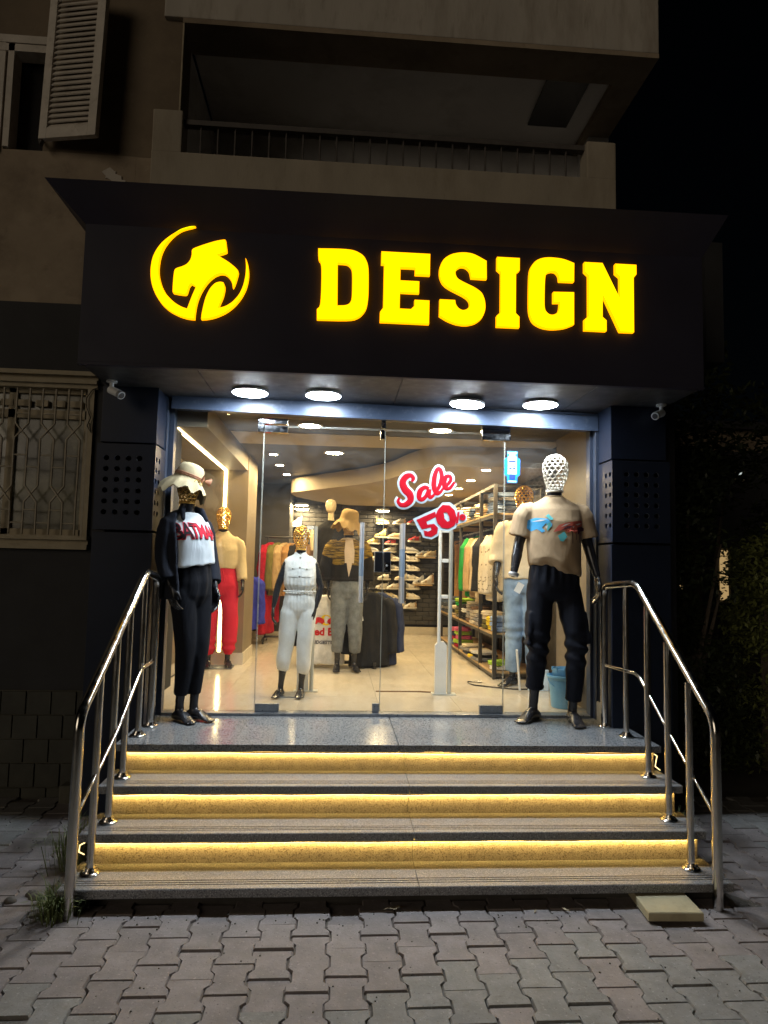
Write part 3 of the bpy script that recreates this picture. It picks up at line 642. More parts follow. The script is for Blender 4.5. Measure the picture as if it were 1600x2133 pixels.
GT = .010
def pane(name, label, x0, x1, z0, z1, group=None):
    o = bx(name, K['glass'], None, x0, x1, -GT/2, GT/2, z0, z1)
    tag(o, label, 'glass pane', group); return o
def edges(o, x0, x1, z0, z1, sides):
    for s in sides:
        if s == 'l': bx('polished_edge', K['glass_edge'], o, x0-.0022, x0-.0002, -GT/2, GT/2, z0, z1)
        if s == 'r': bx('polished_edge', K['glass_edge'], o, x1+.0002, x1+.0022, -GT/2, GT/2, z0, z1)
        if s == 't': bx('polished_edge', K['glass_edge'], o, x0, x1, -GT/2, GT/2, z1+.0002, z1+.0022)
p = pane('fixed_pane', 'fixed glass pane behind the mannequin in black shirt', -1.532, -.919, .645, 2.72); edges(p, -1.532, -.919, .645, 2.72, 'r')
p = pane('fixed_pane', 'fixed glass pane carrying the blue sticker', .835, 1.448, .645, 2.70); edges(p, .835, 1.448, .645, 2.70, 'l')
p = pane('transom_pane', 'narrow glass strip above the double doors', -.911, .827, 2.652, 2.705); 
bx('polished_edge', K['glass_edge'], p, -.911, .827, -GT/2, GT/2, 2.6480, 2.6505)
def door(label, x0, x1, hx, lx0, lx1, hinge):
    t = thing('glass_door', label, 'door', ((x0+x1)/2, 0, .645), 'frameless glass double doors')
    g = bx('pane', K['glass'], t, x0, x1, -GT/2, GT/2, .648, 2.640); edges(g, x0, x1, .648, 2.640, 'lrt')
    h = MB()
    for yy in (-.055, .055):
        h2 = MB(); h2.tube([(hx, yy, 1.405), (hx, yy, 1.59)], .0145, 14); h2.build('handle_end', K['chrome'], t)
        h2 = MB(); h2.tube([(hx, yy, 1.59), (hx, yy, 1.785)], .0147, 14); h2.build('handle_grip', K['satin'], t)
        h2 = MB(); h2.tube([(hx, yy, 1.785), (hx, yy, 1.968)], .0145, 14); h2.build('handle_end', K['chrome'], t)
    for z in (1.46, 1.91): MB().tube([(hx, -.055, z), (hx, .055, z)], .008, 8).build('handle_bolt', K['chrome'], t)
    lk = bx('lock_case', K['lock'], t, lx0, lx1, -.026, .022, 1.622, 1.762, .003)
    bx('lock_trim', K['chrome'], lk, lx0-.0035, lx1+.0035, -.018, .018, 1.6185, 1.7655)
    a = x0 if hinge < 0 else x1
    s = 1 if hinge < 0 else -1
    bx('bottom_patch', K['patch_worn'], t, *sorted((a, a+s*.165)), -.02, .02, .6415, .697, .003)
    bx('top_patch', K['patch'], t, *sorted((a, a+s*.165)), -.02, .02, 2.597, 2.6465, .003)
    c = x1 if hinge < 0 else x0
    if hinge < 0:
        bx('bottom_patch', K['patch_worn'], t, c-.05, c-.002, -.02, .02, .6415, .703, .003); bx('top_patch', K['patch'], t, c-.035, c-.002, -.02, .02, 2.575, 2.6465, .003)
    else:
        bx('key_plate', K['patch'], lk, lx0+.008, lx0+.036, -.031, -.026, 1.632, 1.69, .002); MB().lathe([(0, -.006), (.007, -.006), (.008, 0)], (lx0+.022, -.031, 1.668), 12, 'y').build('key_cylinder', K['chrome'], lk)
    return t
door('glass door leaf behind the white jumpsuit child mannequin', -.911, -.0485, -.198, -.103, -.052, -1)
door('glass door leaf carrying the red sale stickers', -.0435, .827, .092, -.040, .008, 1)
bx('top_patch_plate', K['patch'], hd, -.958, -.75, -.022, .022, 2.656, 2.700, .003); bx('top_patch_plate', K['patch'], hd, .66, .868, -.022, .022, 2.648, 2.697, .003); bx('top_patch_plate', K['patch'], hd, -.078, -.043, -.022, .022, 2.655, 2.71, .003)
bx('top_patch_plate', K['patch'], hd, -.962, -.913, -.021, .021, 2.597, 2.655, .003); bx('top_patch_plate', K['patch'], hd, .829, .872, -.021, .021, 2.597, 2.647, .003)

# ------------------------------------------------------------------ stickers on the glass
K['stk_red'] = mat('sticker_red', (.50, .006, .018), .35, var=.06, vs=8); K['stk_white'] = mat('sticker_white', (.50, .60, .66), .35, var=.04, vs=8)
K['stk_blue'] = mat('sticker_blue', (.02, .22, .75), .3, var=.1, vs=8); K['stk_navy'] = mat('sticker_navy', (.03, .06, .28), .3); K['stk_pale'] = mat('sticker_pale', (.62, .76, .92), .3)
def spline(pts, n=7):
    out = []
    for i in range(len(pts)-1):
        p0, p1, p2, p3 = [np.array(pts[max(0, min(len(pts)-1, i+k))], float) for k in (-1, 0, 1, 2)]
        for t in np.linspace(0, 1, n, endpoint=False):
            out.append(.5*((2*p1)+(-p0+p2)*t+(2*p0-5*p1+4*p2-p3)*t*t+(-p0+3*p1-3*p2+p3)*t**3))
    return out+[np.array(pts[-1], float)]
ys = -.0075
def brush(mb, strokes, grow, y, sc=1):
    for s in strokes:
        q = spline(s)
        mb.tube([(a[0], y, a[1]) for a in q], [a[2]*sc+grow for a in q], 10, flat=(y, .10))
# script word, drawn as brush strokes (x, z, half width)
def PX(u, v): return (-.014+(u-822)*.003447 + (v-1055)*.00003, 2.091-(v-1055)*.003447 + (u-822)*-.00012)
def pxs(l): return [(*PX(u+.0, v), w*.003447) for u, v, w in l]
PX = lambda u, v: (.03+(u-822)*.003455, 2.091-(v-1055)*.00352)
SALE = [pxs(s) for s in (
    [(857, 1003, 2.2), (860, 996, 3.5), (855, 990, 4), (845, 993, 5.5), (838, 1005, 6.5), (843, 1019, 7), (853, 1029, 7), (855, 1041, 6), (846, 1050, 5), (835, 1051, 4), (829, 1044, 3), (832, 1037, 2.2)],
    [(893, 1016, 3.5), (884, 1014, 4), (875, 1022, 5), (873, 1035, 4.5), (879, 1039, 4), (888, 1031, 3.5), (894, 1017, 4), (893, 1028, 4.5), (897, 1034, 3.5), (904, 1029, 2.5)],
    [(904, 1029, 2.5), (914, 1013, 3.5), (920, 993, 4), (917, 977, 4), (911, 975, 3.5), (905, 990, 4.5), (904, 1012, 5), (910, 1025, 4.2), (918, 1022, 3), (922, 1016, 2.5)],
    [(922, 1016, 2.5), (932, 1007, 3), (939, 997, 3.4), (937, 989, 3.4), (929, 991, 4), (925, 1003, 4.8), (929, 1014, 4.2), (938, 1013, 3.2), (947, 1001, 2.5)])]
t = thing('sale_sticker', 'red script Sale sticker with white border on the glass door', 'sticker', (.25, -.006, 2.2))
mb = MB(); brush(mb, SALE, .0165, ys); mb.build('white_border', K['stk_white'], t)
mb = MB(); brush(mb, SALE, 0, ys-.0032, 1.12); mb.build('lettering', K['stk_red'], t)
# numerals
FIVE = [(868, 1081), (907, 1063), (910, 1073), (889, 1084), (891, 1090), (905, 1088), (914, 1096), (912, 1108), (900, 1115), (886, 1113), (884, 1102), (893, 1104), (900, 1101), (899, 1095), (891, 1097), (880, 1100)]
ZERO = ([(912, 1060), (922, 1049), (937, 1049), (948, 1059), (953, 1075), (949, 1090), (936, 1097), (922, 1096), (912, 1086), (908, 1072)], [(925, 1064), (932, 1064), (937, 1072), (938, 1081), (933, 1083), (927, 1077)])
t = thing('discount_sticker', 'red fifty percent sticker with white border on the glass door', 'sticker', (.37, -.006, 2.0))
def grow(poly, d):
    c = np.mean(np.array(poly), 0); out = []
    n = len(poly)
    for i in range(n):
        a, p_, b = [np.array(poly[j % n], float) for j in (i-1, i, i+1)]
        e0 = (p_-a)/np.linalg.norm(p_-a); e1 = (b-p_)/np.linalg.norm(b-p_); nn = np.array([e0[1]+e1[1], -(e0[0]+e1[0])]); L_ = np.linalg.norm(nn)
        out.append(tuple(p_+nn/L_*d/max(.6, L_/2)))
    return out
outline = [(861, 1079), (908, 1057), (913, 1055), (922, 1044), (938, 1043), (950, 1051), (954, 1060), (962, 1058), (968, 1066), (975, 1070), (973, 1082), (962, 1085), (955, 1088), (951, 1096), (937, 1102), (923, 1101), (917, 1100), (915, 1112), (901, 1120), (883, 1117), (878, 1106), (875, 1105)]
w3 = lambda l: [PX(*p) for p in l]
MB().prism(w3(outline), ys, ys+.0015).build('white_border', K['stk_white'], t)
n5 = MB().prism(w3(FIVE), ys-.0018, ys-.0004).build('numeral', K['stk_red'], t)
MB().prism([w3(ZERO[0]), w3(ZERO[1])], ys-.0030, ys-.0019).build('numeral', K['stk_red'], t)
pc = MB(); c0, c1 = PX(948, 1073), PX(965, 1073)
for c_ in ((944, 1074), (965, 1073)):
    q = PX(*c_); pc.prism([[(q[0]+.024*math.cos(a*math.pi/8), q[1]+.024*math.sin(a*math.pi/8)) for a in range(16)], [(q[0]+.006*math.cos(a*math.pi/8), q[1]+.006*math.sin(a*math.pi/8)) for a in range(16)]], ys-.0046, ys-.0032)
pc.prism(w3([(954, 1063), (959, 1061), (956, 1085), (951, 1087)]), ys-.0046, ys-.0032); pc.build('percent_sign', K['stk_red'], t)
# payment sticker
def text_mesh(txt, size, offset=0., shear=0., spacing=1.):
    c = bpy.data.curves.new('t', 'FONT'); c.body = txt; c.size = size; c.offset = offset; c.shear = shear; c.space_character = spacing; c.align_x = 'CENTER'; c.align_y = 'CENTER'; c.fill_mode = 'FRONT'; c.resolution_u = 3
    o = bpy.data.objects.new('t', c); COL.objects.link(o); dg = bpy.context.evaluated_depsgraph_get(); dg.update()
    me = bpy.data.meshes.new_from_object(o.evaluated_get(dg)); bpy.data.objects.remove(o); bpy.data.curves.remove(c); return me
def text_xz(txt, size, x, y, z, mat_, parent, name='lettering', offset=0., **k):
    me = text_mesh(txt, size, offset, **k); tl = top_loc(parent)
    for q in me.vertices: q.co = Vector((x+q.co.x, y, z+q.co.y))-tl
    return link(name, me, mat_, parent)
t = thing('payment_sticker', 'blue payment terminal sticker on the fixed glass pane', 'sticker', (.887, -.006, 2.4))
x0, x1, z0, z1 = .829, .945, 2.288, 2.522; xm = .887
MB().prism([(x0+.02, z0), (x1-.02, z0), (x1-.02, z0+.045), (x1, z0+.062), (x1, z1-.06), (x1-.02, z1-.045), (x1-.02, z1), (x0+.02, z1), (x0+.02, z1-.045), (x0, z1-.06), (x0, z0+.062), (x0+.02, z0+.045)], ys, ys+.0015).build('sticker_sheet', K['stk_blue'], t)
MB().prism([(xm-.033, 2.352), (xm+.033, 2.352), (xm+.033, 2.48), (xm+.02, 2.487), (xm+.02, 2.502), (xm-.02, 2.502), (xm-.02, 2.487), (xm-.033, 2.48)], ys-.0012, ys-.0002).build('printed_terminal', K['stk_pale'], t)
pr = MB()
for a, b, c, d in ((-.026, .026, 2.440, 2.452), (-.024, -.004, 2.388, 2.400), (.004, .024, 2.388, 2.400), (-.024, -.004, 2.408, 2.416), (.004, .024, 2.408, 2.416), (-.02, .02, 2.315, 2.35)): pr.prism([(xm+a, c), (xm+b, c), (xm+b, d), (xm+a, d)], ys-.0024, ys-.0014)
pr.build('printed_keys', K['stk_navy'], t)
MB().prism([(xm-.03, 2.294), (xm+.03, 2.294), (xm+.03, 2.305), (xm-.03, 2.305)], ys-.0012, ys-.0002).build('printed_strip', K['stk_pale'], t)
text_xz('paymob', .022, xm, ys-.0006, 2.511, K['stk_pale'], t, offset=.0006)

# ------------------------------------------------------------------ mannequins
def V3(*a): return Vector(a)
def limb(mb, pts, rad, n=14, ends=(1, 1)):
    pts = [Vector(p) for p in pts]; rad = list(rad)
    if ends[0]: d = (pts[0]-pts[1]).normalized(); pts.insert(0, pts[0]+d*rad[0]*.7); rad.insert(0, rad[0]*.45)
    if ends[1]: d = (pts[-1]-pts[-2]).normalized(); pts.append(pts[-1]+d*rad[-1]*.7); rad.append(rad[-1]*.45)
    return mb.tube(pts, rad, n)
def ell(mb, rings, n=28, p=2.3):
    """rings: (cx, cy, z, rx, ry[, dz(angle)])"""
    out = []
    for r in rings:
        cx, cy, z, rx, ry = r[:5]; f = r[5] if len(r) > 5 else (lambda a: 0)
        rg = []
        for j in range(n):
            a = 2*math.pi*j/n; c, s_ = math.cos(a), math.sin(a)
            rg.append(V3(cx+rx*math.copysign(abs(c)**(2/p), c), cy+ry*math.copysign(abs(s_)**(2/p), s_), z+f(a)))
        out.append(rg)
    return mb.loft(out)
def lerp_path(pts, ts, n):
    """sample a polyline at n parameters between ts[0] and ts[1] (1.0 per segment), smoothed at the joints"""
    q = spline([tuple(p) for p in pts], 8); out = []
    for i in range(n):
        t = (ts[0]+(ts[1]-ts[0])*i/(n-1))*8; k = min(int(t), len(q)-2); f = t-k; out.append(Vector(q[k]*(1-f)+q[k+1]*f))
    return out
J0 = dict(hipL=(-.085, 0, .90), hipR=(.085, 0, .90), kneeL=(-.09, -.015, .49), kneeR=(.09, -.015, .49), ankL=(-.09, .02, .085), ankR=(.09, .02, .085),
          toeL=(-.15, -1, 0), toeR=(.15, -1, 0), shL=(-.175, .01, 1.44), shR=(.175, .01, 1.44), elL=(-.225, .02, 1.17), elR=(.225, .02, 1.17), wrL=(-.245, -.03, .94), wrR=(.245, -.03, .94),
          handL=1, handR=1, lean=(0, 0), feet=1, wide=1.)
def joints(**k): d = dict(J0); d.update(k); return d
def lean_(J, p):
    p = Vector(p); t = max(0, p.z-.85)
    return V3(p.x+J['lean'][0]*t, p.y+J['lean'][1]*t, p.z)
def hand(mb, wr, el, side):
    d = (Vector(wr)-Vector(el)).normalized(); d = (d*.6+V3(0, 0, -1)*.5).normalized()
    ac = (V3(0, -1, 0)-d*V3(0, -1, 0).dot(d)).normalized(); nn = d.cross(ac)*(1 if side > 0 else -1)
    if nn.x*side > 0: nn = -nn
    wr = Vector(wr)
    for k in range(4):
        o = (k-1.5)*.0185; a = wr+d*.02+ac*o*.75; b = wr+d*.095+ac*o
        limb(mb, [a, (a+b)/2, b], [.017, .0165, .0135], 8)
        L_ = (.058, .074, .08, .072)[k]
        c1 = b+d*L_*.5+nn*.010+ac*o*.12; c2 = c1+d*L_*.38+nn*.024; c3 = c2+d*L_*.2+nn*.026
        limb(mb, [b, c1, c2, c3], [.0115, .0105, .0095, .008], 8)
    t0 = wr+d*.03+ac*.022; t1 = wr+d*.065+ac*.052+nn*.012; t2 = wr+d*.105+ac*.056+nn*.026
    limb(mb, [t0, t1, t2], [.016, .0125, .0095], 8)
def foot(mb, ank, f):
    f = V3(f[0], f[1], 0).normalized(); sd = V3(-f.y, f.x, 0); a = Vector(ank); rings = []
    for (t, w_, h, zb) in ((-.075, .012, .03, .01), (-.065, .028, .05, .0), (-.03, .034, .075, .0), (.02, .036, .082, .002), (.07, .038, .066, .008), (.115, .043, .040, .003), (.15, .044, .024, .0), (.172, .038, .016, .002)):
        c = V3(a.x, a.y, 0)+f*t
        rings.append([c+sd*w_*math.cos(2*math.pi*j/14)+V3(0, 0, zb+h/2+h/2*math.sin(2*math.pi*j/14)) for j in range(14)])
    mb.loft(rings)
    for k in range(5):
        o = (k-2)*.0178; c = V3(a.x, a.y, .011)+f*(.186-.007*abs(k-1.5)**1.3)+sd*o; mb.ball(c, (.0088, .0088, .0088), 8, 5)
def body_mb(J):
    mb = MB(); wd = J['wide']; S = lambda p: lean_(J, p)
    rg = [(0, 0, .84, .06, .05), (0, 0, .88, .11, .07), (0, .005, .94, .13*wd, .085), (0, 0, 1.02, .125*wd, .085), (0, -.005, 1.10, .125*wd, .088), (0, -.005, 1.22, .15*wd, .105), (0, 0, 1.33, .165*wd, .105), (0, .005, 1.41, .155*wd, .085), (0, .01, 1.455, .10, .065), (0, .012, 1.48, .06, .055)]
    ell(mb, [(S((r[0], r[1], r[2])).x, S((r[0], r[1], r[2])).y, r[2], r[3], r[4]) for r in rg], 20)
    limb(mb, [S((0, .012, 1.44)), S((0, .005, 1.50)), S((0, -.005, 1.565))], [.062, .054, .053], 16, (0, 0))
    for sd in 'LR':
        sgn = -1 if sd == 'L' else 1
        a, e, w_ = S(J['sh'+sd])+V3(-sgn*.012, 0, -.025), Vector(J['el'+sd]), Vector(J['wr'+sd])
        limb(mb, [a, a*.5+e*.5, e, e*.55+w_*.45, w_], [.046, .043, .036, .036, .024], 14)
        if J['hand'+sd]: hand(mb, w_, e, sgn)
        h, k, n_ = Vector(J['hip'+sd]), Vector(J['knee'+sd]), Vector(J['ank'+sd])
        limb(mb, [h, h*.5+k*.5, k, k*.65+n_*.35, k*.2+n_*.8, n_, V3(n_.x, n_.y, .05)], [.066, .062, .050, .050, .033, .031, .033], 16)
        foot(mb, n_, J['toe'+sd])
    return mb
def lattice_head(mb, c, R, rows=11, nc=14, wire=.0042):
    prof = [(0., .62), (.08, .60), (.16, .66), (.30, .84), (.45, .95), (.60, 1.), (.74, .96), (.86, .80), (.94, .57), (.985, .28)]
    def rr(t):
        for (a, x), (b, y) in zip(prof, prof[1:]):
            if t <= b: return x+(y-x)*(t-a)/(b-a)
        return .2
    pt = {}
    for r in range(rows):
        for k in range(2*nc):
            t = min(.985, max(0, (r+.5+(.20 if (k+r) % 2 else -.20))/rows)); t = 1-(1-t)**1.12 if t > .5 else t
            a = math.pi*k/nc; q = rr(t); z = -1+2*t
            pt[r, k] = V3(c[0]+R[0]*q*math.cos(a), c[1]+R[1]*q*math.sin(a)-.02*(1-abs(z))*R[1]/.1, c[2]+R[2]*z)
    E_ = []
    for r in range(rows):
        for k in range(2*nc):
            E_.append((pt[r, k], pt[r, (k+1) % (2*nc)]))
            if (k+r) % 2 and r+1 < rows: E_.append((pt[r, k], pt[r+1, k]))
    for a, b in E_:
        mb.tube([a, b], wire, 4)
    ring = [V3(c[0]+R[0]*.62*math.cos(2*math.pi*k/24), c[1]+R[1]*.62*math.sin(2*math.pi*k/24), c[2]-R[2]) for k in range(24)]
    mb.tube(ring, wire*1.5, 6, closed=True)
    cap = [V3(c[0]+R[0]*.26*math.cos(2*math.pi*k/16), c[1]+R[1]*.26*math.sin(2*math.pi*k/16), c[2]+R[2]*.97) for k in range(16)]
    mb.tube(cap, wire, 4, closed=True)
    for k in range(4): mb.tube([cap[k*2], V3(c[0], c[1], c[2]+R[2]), cap[k*2+8]], wire, 4)
class Doll:
    def __init__(s, label, base, rz, H, J, vox=.008, head='gold', hs=1., group='shop mannequins', headrows=11):
        s.J = J; s.s = H/1.8; s.T = Matrix.Translation(base) @ Matrix.Rotation(rz, 4, 'Z') @ Matrix.Scale(s.s, 4); s.base = Vector(base); s.vox = vox; s.rz = rz
        s.t = thing('mannequin', label, 'mannequin', base, group)
        s.part('body', body_mb(J), K['body'], 3, None, vox)
        if head:
            mb = MB(); c = lean_(J, (0, -.012, 1.672)); lattice_head(mb, (c.x, c.y, 1.672), (.083*hs, .098*hs, .128*hs), rows=headrows, nc=int(headrows*1.2), wire=.0043 if headrows > 10 else .006)
            s.raw('wire_head', mb, K[head])
    def raw(s, name, mb, m, smooth=60):
        mb.v = [tuple((s.T @ Vector(p))) for p in mb.v]; return mb.build(name, m, s.t, smooth)
    def part(s, name, mb, m, sm=4, wr=None, vox=None, parent=None):
        mb.v = [tuple((s.T @ Vector(p))-s.base) for p in mb.v]
        me = remesh(mb, vox or s.vox, sm, wr, name); return link(name, me, m, parent or s.t)
def wrinkle(a=.006, f=(9, 9, 5), b=.003, seed=1, gather=None, ridge=True):
    def fn(P, Nn):
        wp = vnoise(P*3.1, seed+5)[:, None]*np.array([.35, .35, .5])
        n1 = vnoise((P+wp*.25)*np.array(f), seed); n2 = vnoise((P+wp*.2)*np.array(f)*2.3, seed+1)
        d = a*(1-2*np.abs(n1)) if ridge else a*n1
        d = d+b*n2
        if gather is not None: d = d+gather(P)
        return d
    return fn
def sleeve(mb, J, sd, t1, r0, r1, n=7, t0=.0, S=None, r_in=None):
    a, e, w_ = lean_(J, J['sh'+sd]), Vector(J['el'+sd]), Vector(J['wr'+sd]); q = lerp_path([a+(a-e)*.12*0, e, w_], (t0, t1), n)
    sgn = -1 if sd == 'L' else 1; rs = [r0+(r1-r0)*i/(n-1) for i in range(n)]
    if t0 == 0:
        q[0] = q[0]+V3(-sgn*.055, 0, -.012); rs[0] = r0*.80; q[1] = q[1]+V3(-sgn*.01, 0, -.005); rs[1] = r0*.95
    mb.tube(q, rs, 16)
def leg(mb, J, sd, t1, radii, n=14):
    h, k, a = Vector(J['hip'+sd]), Vector(J['knee'+sd]), Vector(J['ank'+sd]); q = lerp_path([h, k, a], (0, t1), n)
    q.insert(0, h+V3(-h.x*.30, 0, .13))
    rs = np.interp(np.linspace(0, 1, n), np.linspace(0, 1, len(radii)), radii); mb.tube(q, [rs[0]*.80]+list(rs), 20)
def project_print(doll, target, tris2d, origin, right, fwd, m, name, off=.003, parent=None):
    """lay a flat 2-d print (verts, faces) on a garment along the wearer's facing direction"""
    vs, fs = tris2d; bm = bmesh.new(); bv = [bm.verts.new((x, 0, z)) for x, z in vs]
    for f in fs:
        try: bm.faces.new([bv[i] for i in f])
        except Exception: pass
    bmesh.ops.triangulate(bm, faces=bm.faces[:])
    for _ in range(4):
        le = [e for e in bm.edges if e.calc_length() > .016]
        if not le: break
        bmesh.ops.subdivide_edges(bm, edges=le, cuts=1); bmesh.ops.triangulate(bm, faces=bm.faces[:])
    me = target.data; bt = BVHTree.FromPolygons([q.co for q in me.vertices], [p.vertices for p in me.polygons])
    tl = doll.base if doll else top_loc(target); o = Vector(origin)-tl
    for q in bm.verts:
        p_ = o+Vector(right)*q.co.x+V3(0, 0, 1)*q.co.z+Vector(fwd)*.6
        hit = bt.ray_cast(p_, -Vector(fwd))
        ok_ = hit[0] is not None and hit[1].dot(Vector(fwd)) > .15
        q.tag = not ok_; q.co = hit[0]+Vector(fwd)*off if hit[0] is not None else q.co
    bmesh.ops.delete(bm, geom=[q for q in bm.verts if q.tag], context='VERTS')
    out = bpy.data.meshes.new(name); bm.to_mesh(out); bm.free(); out.polygons.foreach_set('use_smooth', [True]*len(out.polygons))
    return link(name, out, m, parent or target)
def poly2d(*polys):
    vs, fs = [], []
    for p_ in polys:
        loops = p_ if isinstance(p_[0][0], (tuple, list)) else [p_]
        tri = tessellate_polygon([[Vector((*q, 0)) for q in l] for l in loops]); n = len(vs); vs += [q for l in loops for q in l]; fs += [tuple(i+n for i in t_) for t_ in tri]
    return vs, fs
def text2d(txt, size, offset=0., warp=None, **k):
    me = text_mesh(txt, size, offset, **k); vs = [(q.co.x, q.co.y) for q in me.vertices]; fs = [tuple(p_.vertices) for p_ in me.polygons]; bpy.data.meshes.remove(me)
    if warp: vs = [warp(x, z) for x, z in vs]
    return vs, fs

fabric('black_gauze', (.013, .015, .023), bump=.5, bs=240); fabric('white_tee', (.55, .60, .64)); fabric('black_linen', (.008, .009, .013))
fabric('beige_tee', (.44, .31, .185)); fabric('navy_twill', (.006, .0075, .014), rough=.75); fabric('print_blue', (.08, .36, .62), bump=0); fabric('print_red', (.55, .12, .08), bump=0); fabric('print_dark', (.10, .035, .05), bump=0); fabric('print_teal', (.10, .42, .42), bump=0)
fabric('print_black', (.02, .012, .016), bump=0); fabric('print_crimson', (.5, .02, .04), bump=0); fabric('straw', (.40, .33, .20), bump=.6, bs=230, sheen=0); fabric('ribbon', (.42, .20, .12))

# male mannequin on the landing
MJ = joints(hipL=(-.09, .01, .89), hipR=(.09, .0, .89), kneeL=(-.118, -.02, .515), kneeR=(.128, -.075, .53), ankL=(-.118, .075, .09), ankR=(.125, -.005, .09), toeL=(-.75, -.72, 0), toeR=(-.05, -1, 0),
            elL=(-.235, .03, 1.19), wrL=(-.282, -.015, .985), elR=(.245, .02, 1.18), wrR=(.287, -.03, .975), handL=0, wide=1.12, shL=(-.19, .01, 1.435), shR=(.19, .01, 1.435))
M_ = Doll('tall black mannequin in beige printed tee and navy cargo joggers', (1.14, -.19, .622), 0, 1.85, MJ, .0065, 'straw_wire', 1.0)
e_, w_ = Vector(MJ['elL']), Vector(MJ['wrL']); d_ = (w_-e_).normalized(); mb = MB(); mb.tube([w_, w_+d_*.012, w_+d_*.022, w_+d_*.024], [.036, .037, .030, .012], 16); M_.raw('wrist_cap', mb, K['chrome'])
mb = MB(); mb.tube([w_+d_*.0245, w_+d_*.027], [.013, .012], 12); M_.raw('wrist_socket', mb, K['black_plastic'])
mb = MB(); a_ = lean_(MJ, (0, .0, 1.545)); mb.tube([a_, a_+V3(0, 0, .012)], .057, 18); M_.raw('neck_collar', mb, K['straw_wire'])
mb = MB()
hem = lambda a: (.07*math.exp(-((math.cos(a)+.45)/.45)**2)-.03*math.cos(a)) if math.sin(a) < .2 else -.03*math.cos(a)
ell(mb, [(0, .01, 1.505, .068, .058), (0, .01, 1.485, .10, .07), (0, .01, 1.455, .165, .085), (0, .005, 1.42, .188, .102), (0, 0, 1.34, .188, .124), (0, -.005, 1.22, .184, .130), (0, -.005, 1.12, .184, .134), (0, -.005, 1.06, .184, .136, lambda a: hem(a)*.4), (0, -.005, 1.02, .180, .133, hem), (0, -.005, .998, .176, .130, hem)], 36)
sleeve(mb, MJ, 'L', .82, .072, .084, 6); sleeve(mb, MJ, 'R', .80, .072, .084, 6)
def hemfold(P): return .006*np.exp(-((P[:, 2]-1.04)/.06)**2)*np.sin(P[:, 0]*45+P[:, 2]*25)
tee = M_.part('t_shirt', mb, K['beige_tee'], 3, wrinkle(.006, (5, 5, 3), .0025, 3, hemfold), .0075)
rb_ = MB(); rb_.tube([(.064*math.cos(a), .01+.056*math.sin(a), 1.505-.006*math.sin(a)) for a in np.linspace(0, 2*math.pi, 28, endpoint=False)], .0065, 8, closed=True); M_.raw('neck_rib', rb_, K['beige_tee'])
F_ = (0, -1, 0); R_ = (1, 0, 0); O_ = (1.14, -.19, 1.955)
blob = lambda cx, cz, pts: [(cx+x, cz+z) for x, z in pts]
project_print(M_, tee, poly2d(blob(-.045, 0, [(-.165, -.01), (-.16, .045), (-.115, .062), (-.075, .06), (-.035, .055), (-.01, .02), (-.012, .0), (-.05, .025), (-.075, -.005), (-.055, -.03), (-.075, -.04), (-.105, -.015), (-.135, -.03)])), O_, R_, F_, K['print_blue'], 'print')
project_print(M_, tee, poly2d(blob(-.045, 0, [(-.05, .075), (-.03, .09), (.0, .055), (-.02, .045)]), blob(-.045, 0, [(-.045, .02), (-.02, .035), (-.02, .0), (-.04, -.03), (-.055, .0)]), blob(-.04, 0, [(.02, -.06), (.065, -.03), (.085, -.065), (.055, -.10), (.035, -.095)])), O_, R_, F_, K['print_teal'], 'print', .0036)
project_print(M_, tee, poly2d(blob(-.02, 0, [(-.03, -.035), (.01, .015), (.08, .035), (.14, .045), (.192, .052), (.195, -.01), (.16, -.02), (.13, -.045), (.10, -.02), (.075, -.04), (.045, -.02)])), O_, R_, F_, K['print_red'], 'print')
project_print(M_, tee, poly2d(blob(0, 0, [(.04, .005), (.09, .012), (.06, -.01)]), blob(0, 0, [(.125, .0), (.16, .012), (.192, .0), (.192, -.018), (.155, -.026), (.13, -.05)]), *[blob(0, 0, [(x-.003, -.03), (x+.003, -.03), (x+.002, -l), (x-.002, -l)]) for x, l in ((.085, .11), (.115, .085), (.145, .105), (.16, .075))], blob(0, 0, [(.0, -.025), (.035, .0), (.07, .0), (.03, -.015)])), O_, R_, F_, K['print_dark'], 'print', .0036)
fabric('print_pale', (.62, .55, .50), bump=0, fold=0)
project_print(M_, tee, poly2d([(-.18, .035), (-.13, .05), (-.09, .048), (-.13, .038)], [(-.10, .0), (-.085, .012), (-.09, -.015)], [(.0, .0), (.04, .022), (.075, .03), (.04, .012)], [(.085, .005), (.10, .01), (.095, -.005)], [(.11, .02), (.15, .033), (.165, .03), (.13, .016)]), O_, R_, F_, K['print_pale'], 'print', .0044)
mb = MB()
ell(mb, [(0, 0, 1.06, .150, .115), (0, 0, 1.0, .160, .120), (0, 0, .93, .170, .122), (0, 0, .86, .168, .115), (0, 0, .82, .14, .09), (0, 0, .80, .07, .05)], 30)
leg(mb, MJ, 'L', 1.60, [.088, .090, .086, .080, .072, .067, .064, .060, .056]); leg(mb, MJ, 'R', 1.78, [.088, .090, .086, .080, .073, .067, .062, .056, .048])
def cargo(mb, J, sd, t, sgn):
    q = lerp_path([Vector(J['hip'+sd]), Vector(J['knee'+sd]), Vector(J['ank'+sd])], (t-.28, t+.22), 4)
    mb.loft([[p+V3(sgn*(.060+x), y, 0) for x, y in ((0, -.06), (.022, -.055), (.026, 0), (.022, .055), (0, .06))] for p in q])
cargo(mb, MJ, 'L', .78, -1); cargo(mb, MJ, 'R', .78, 1)
def knee(P): return .010*np.exp(-((P[:, 2]-.50)/.10)**2)*np.sin(P[:, 2]*70+P[:, 0]*20)+.006*np.exp(-((P[:, 2]-1.02)/.06)**2)*np.sin(np.arctan2(P[:, 1], P[:, 0])*16)
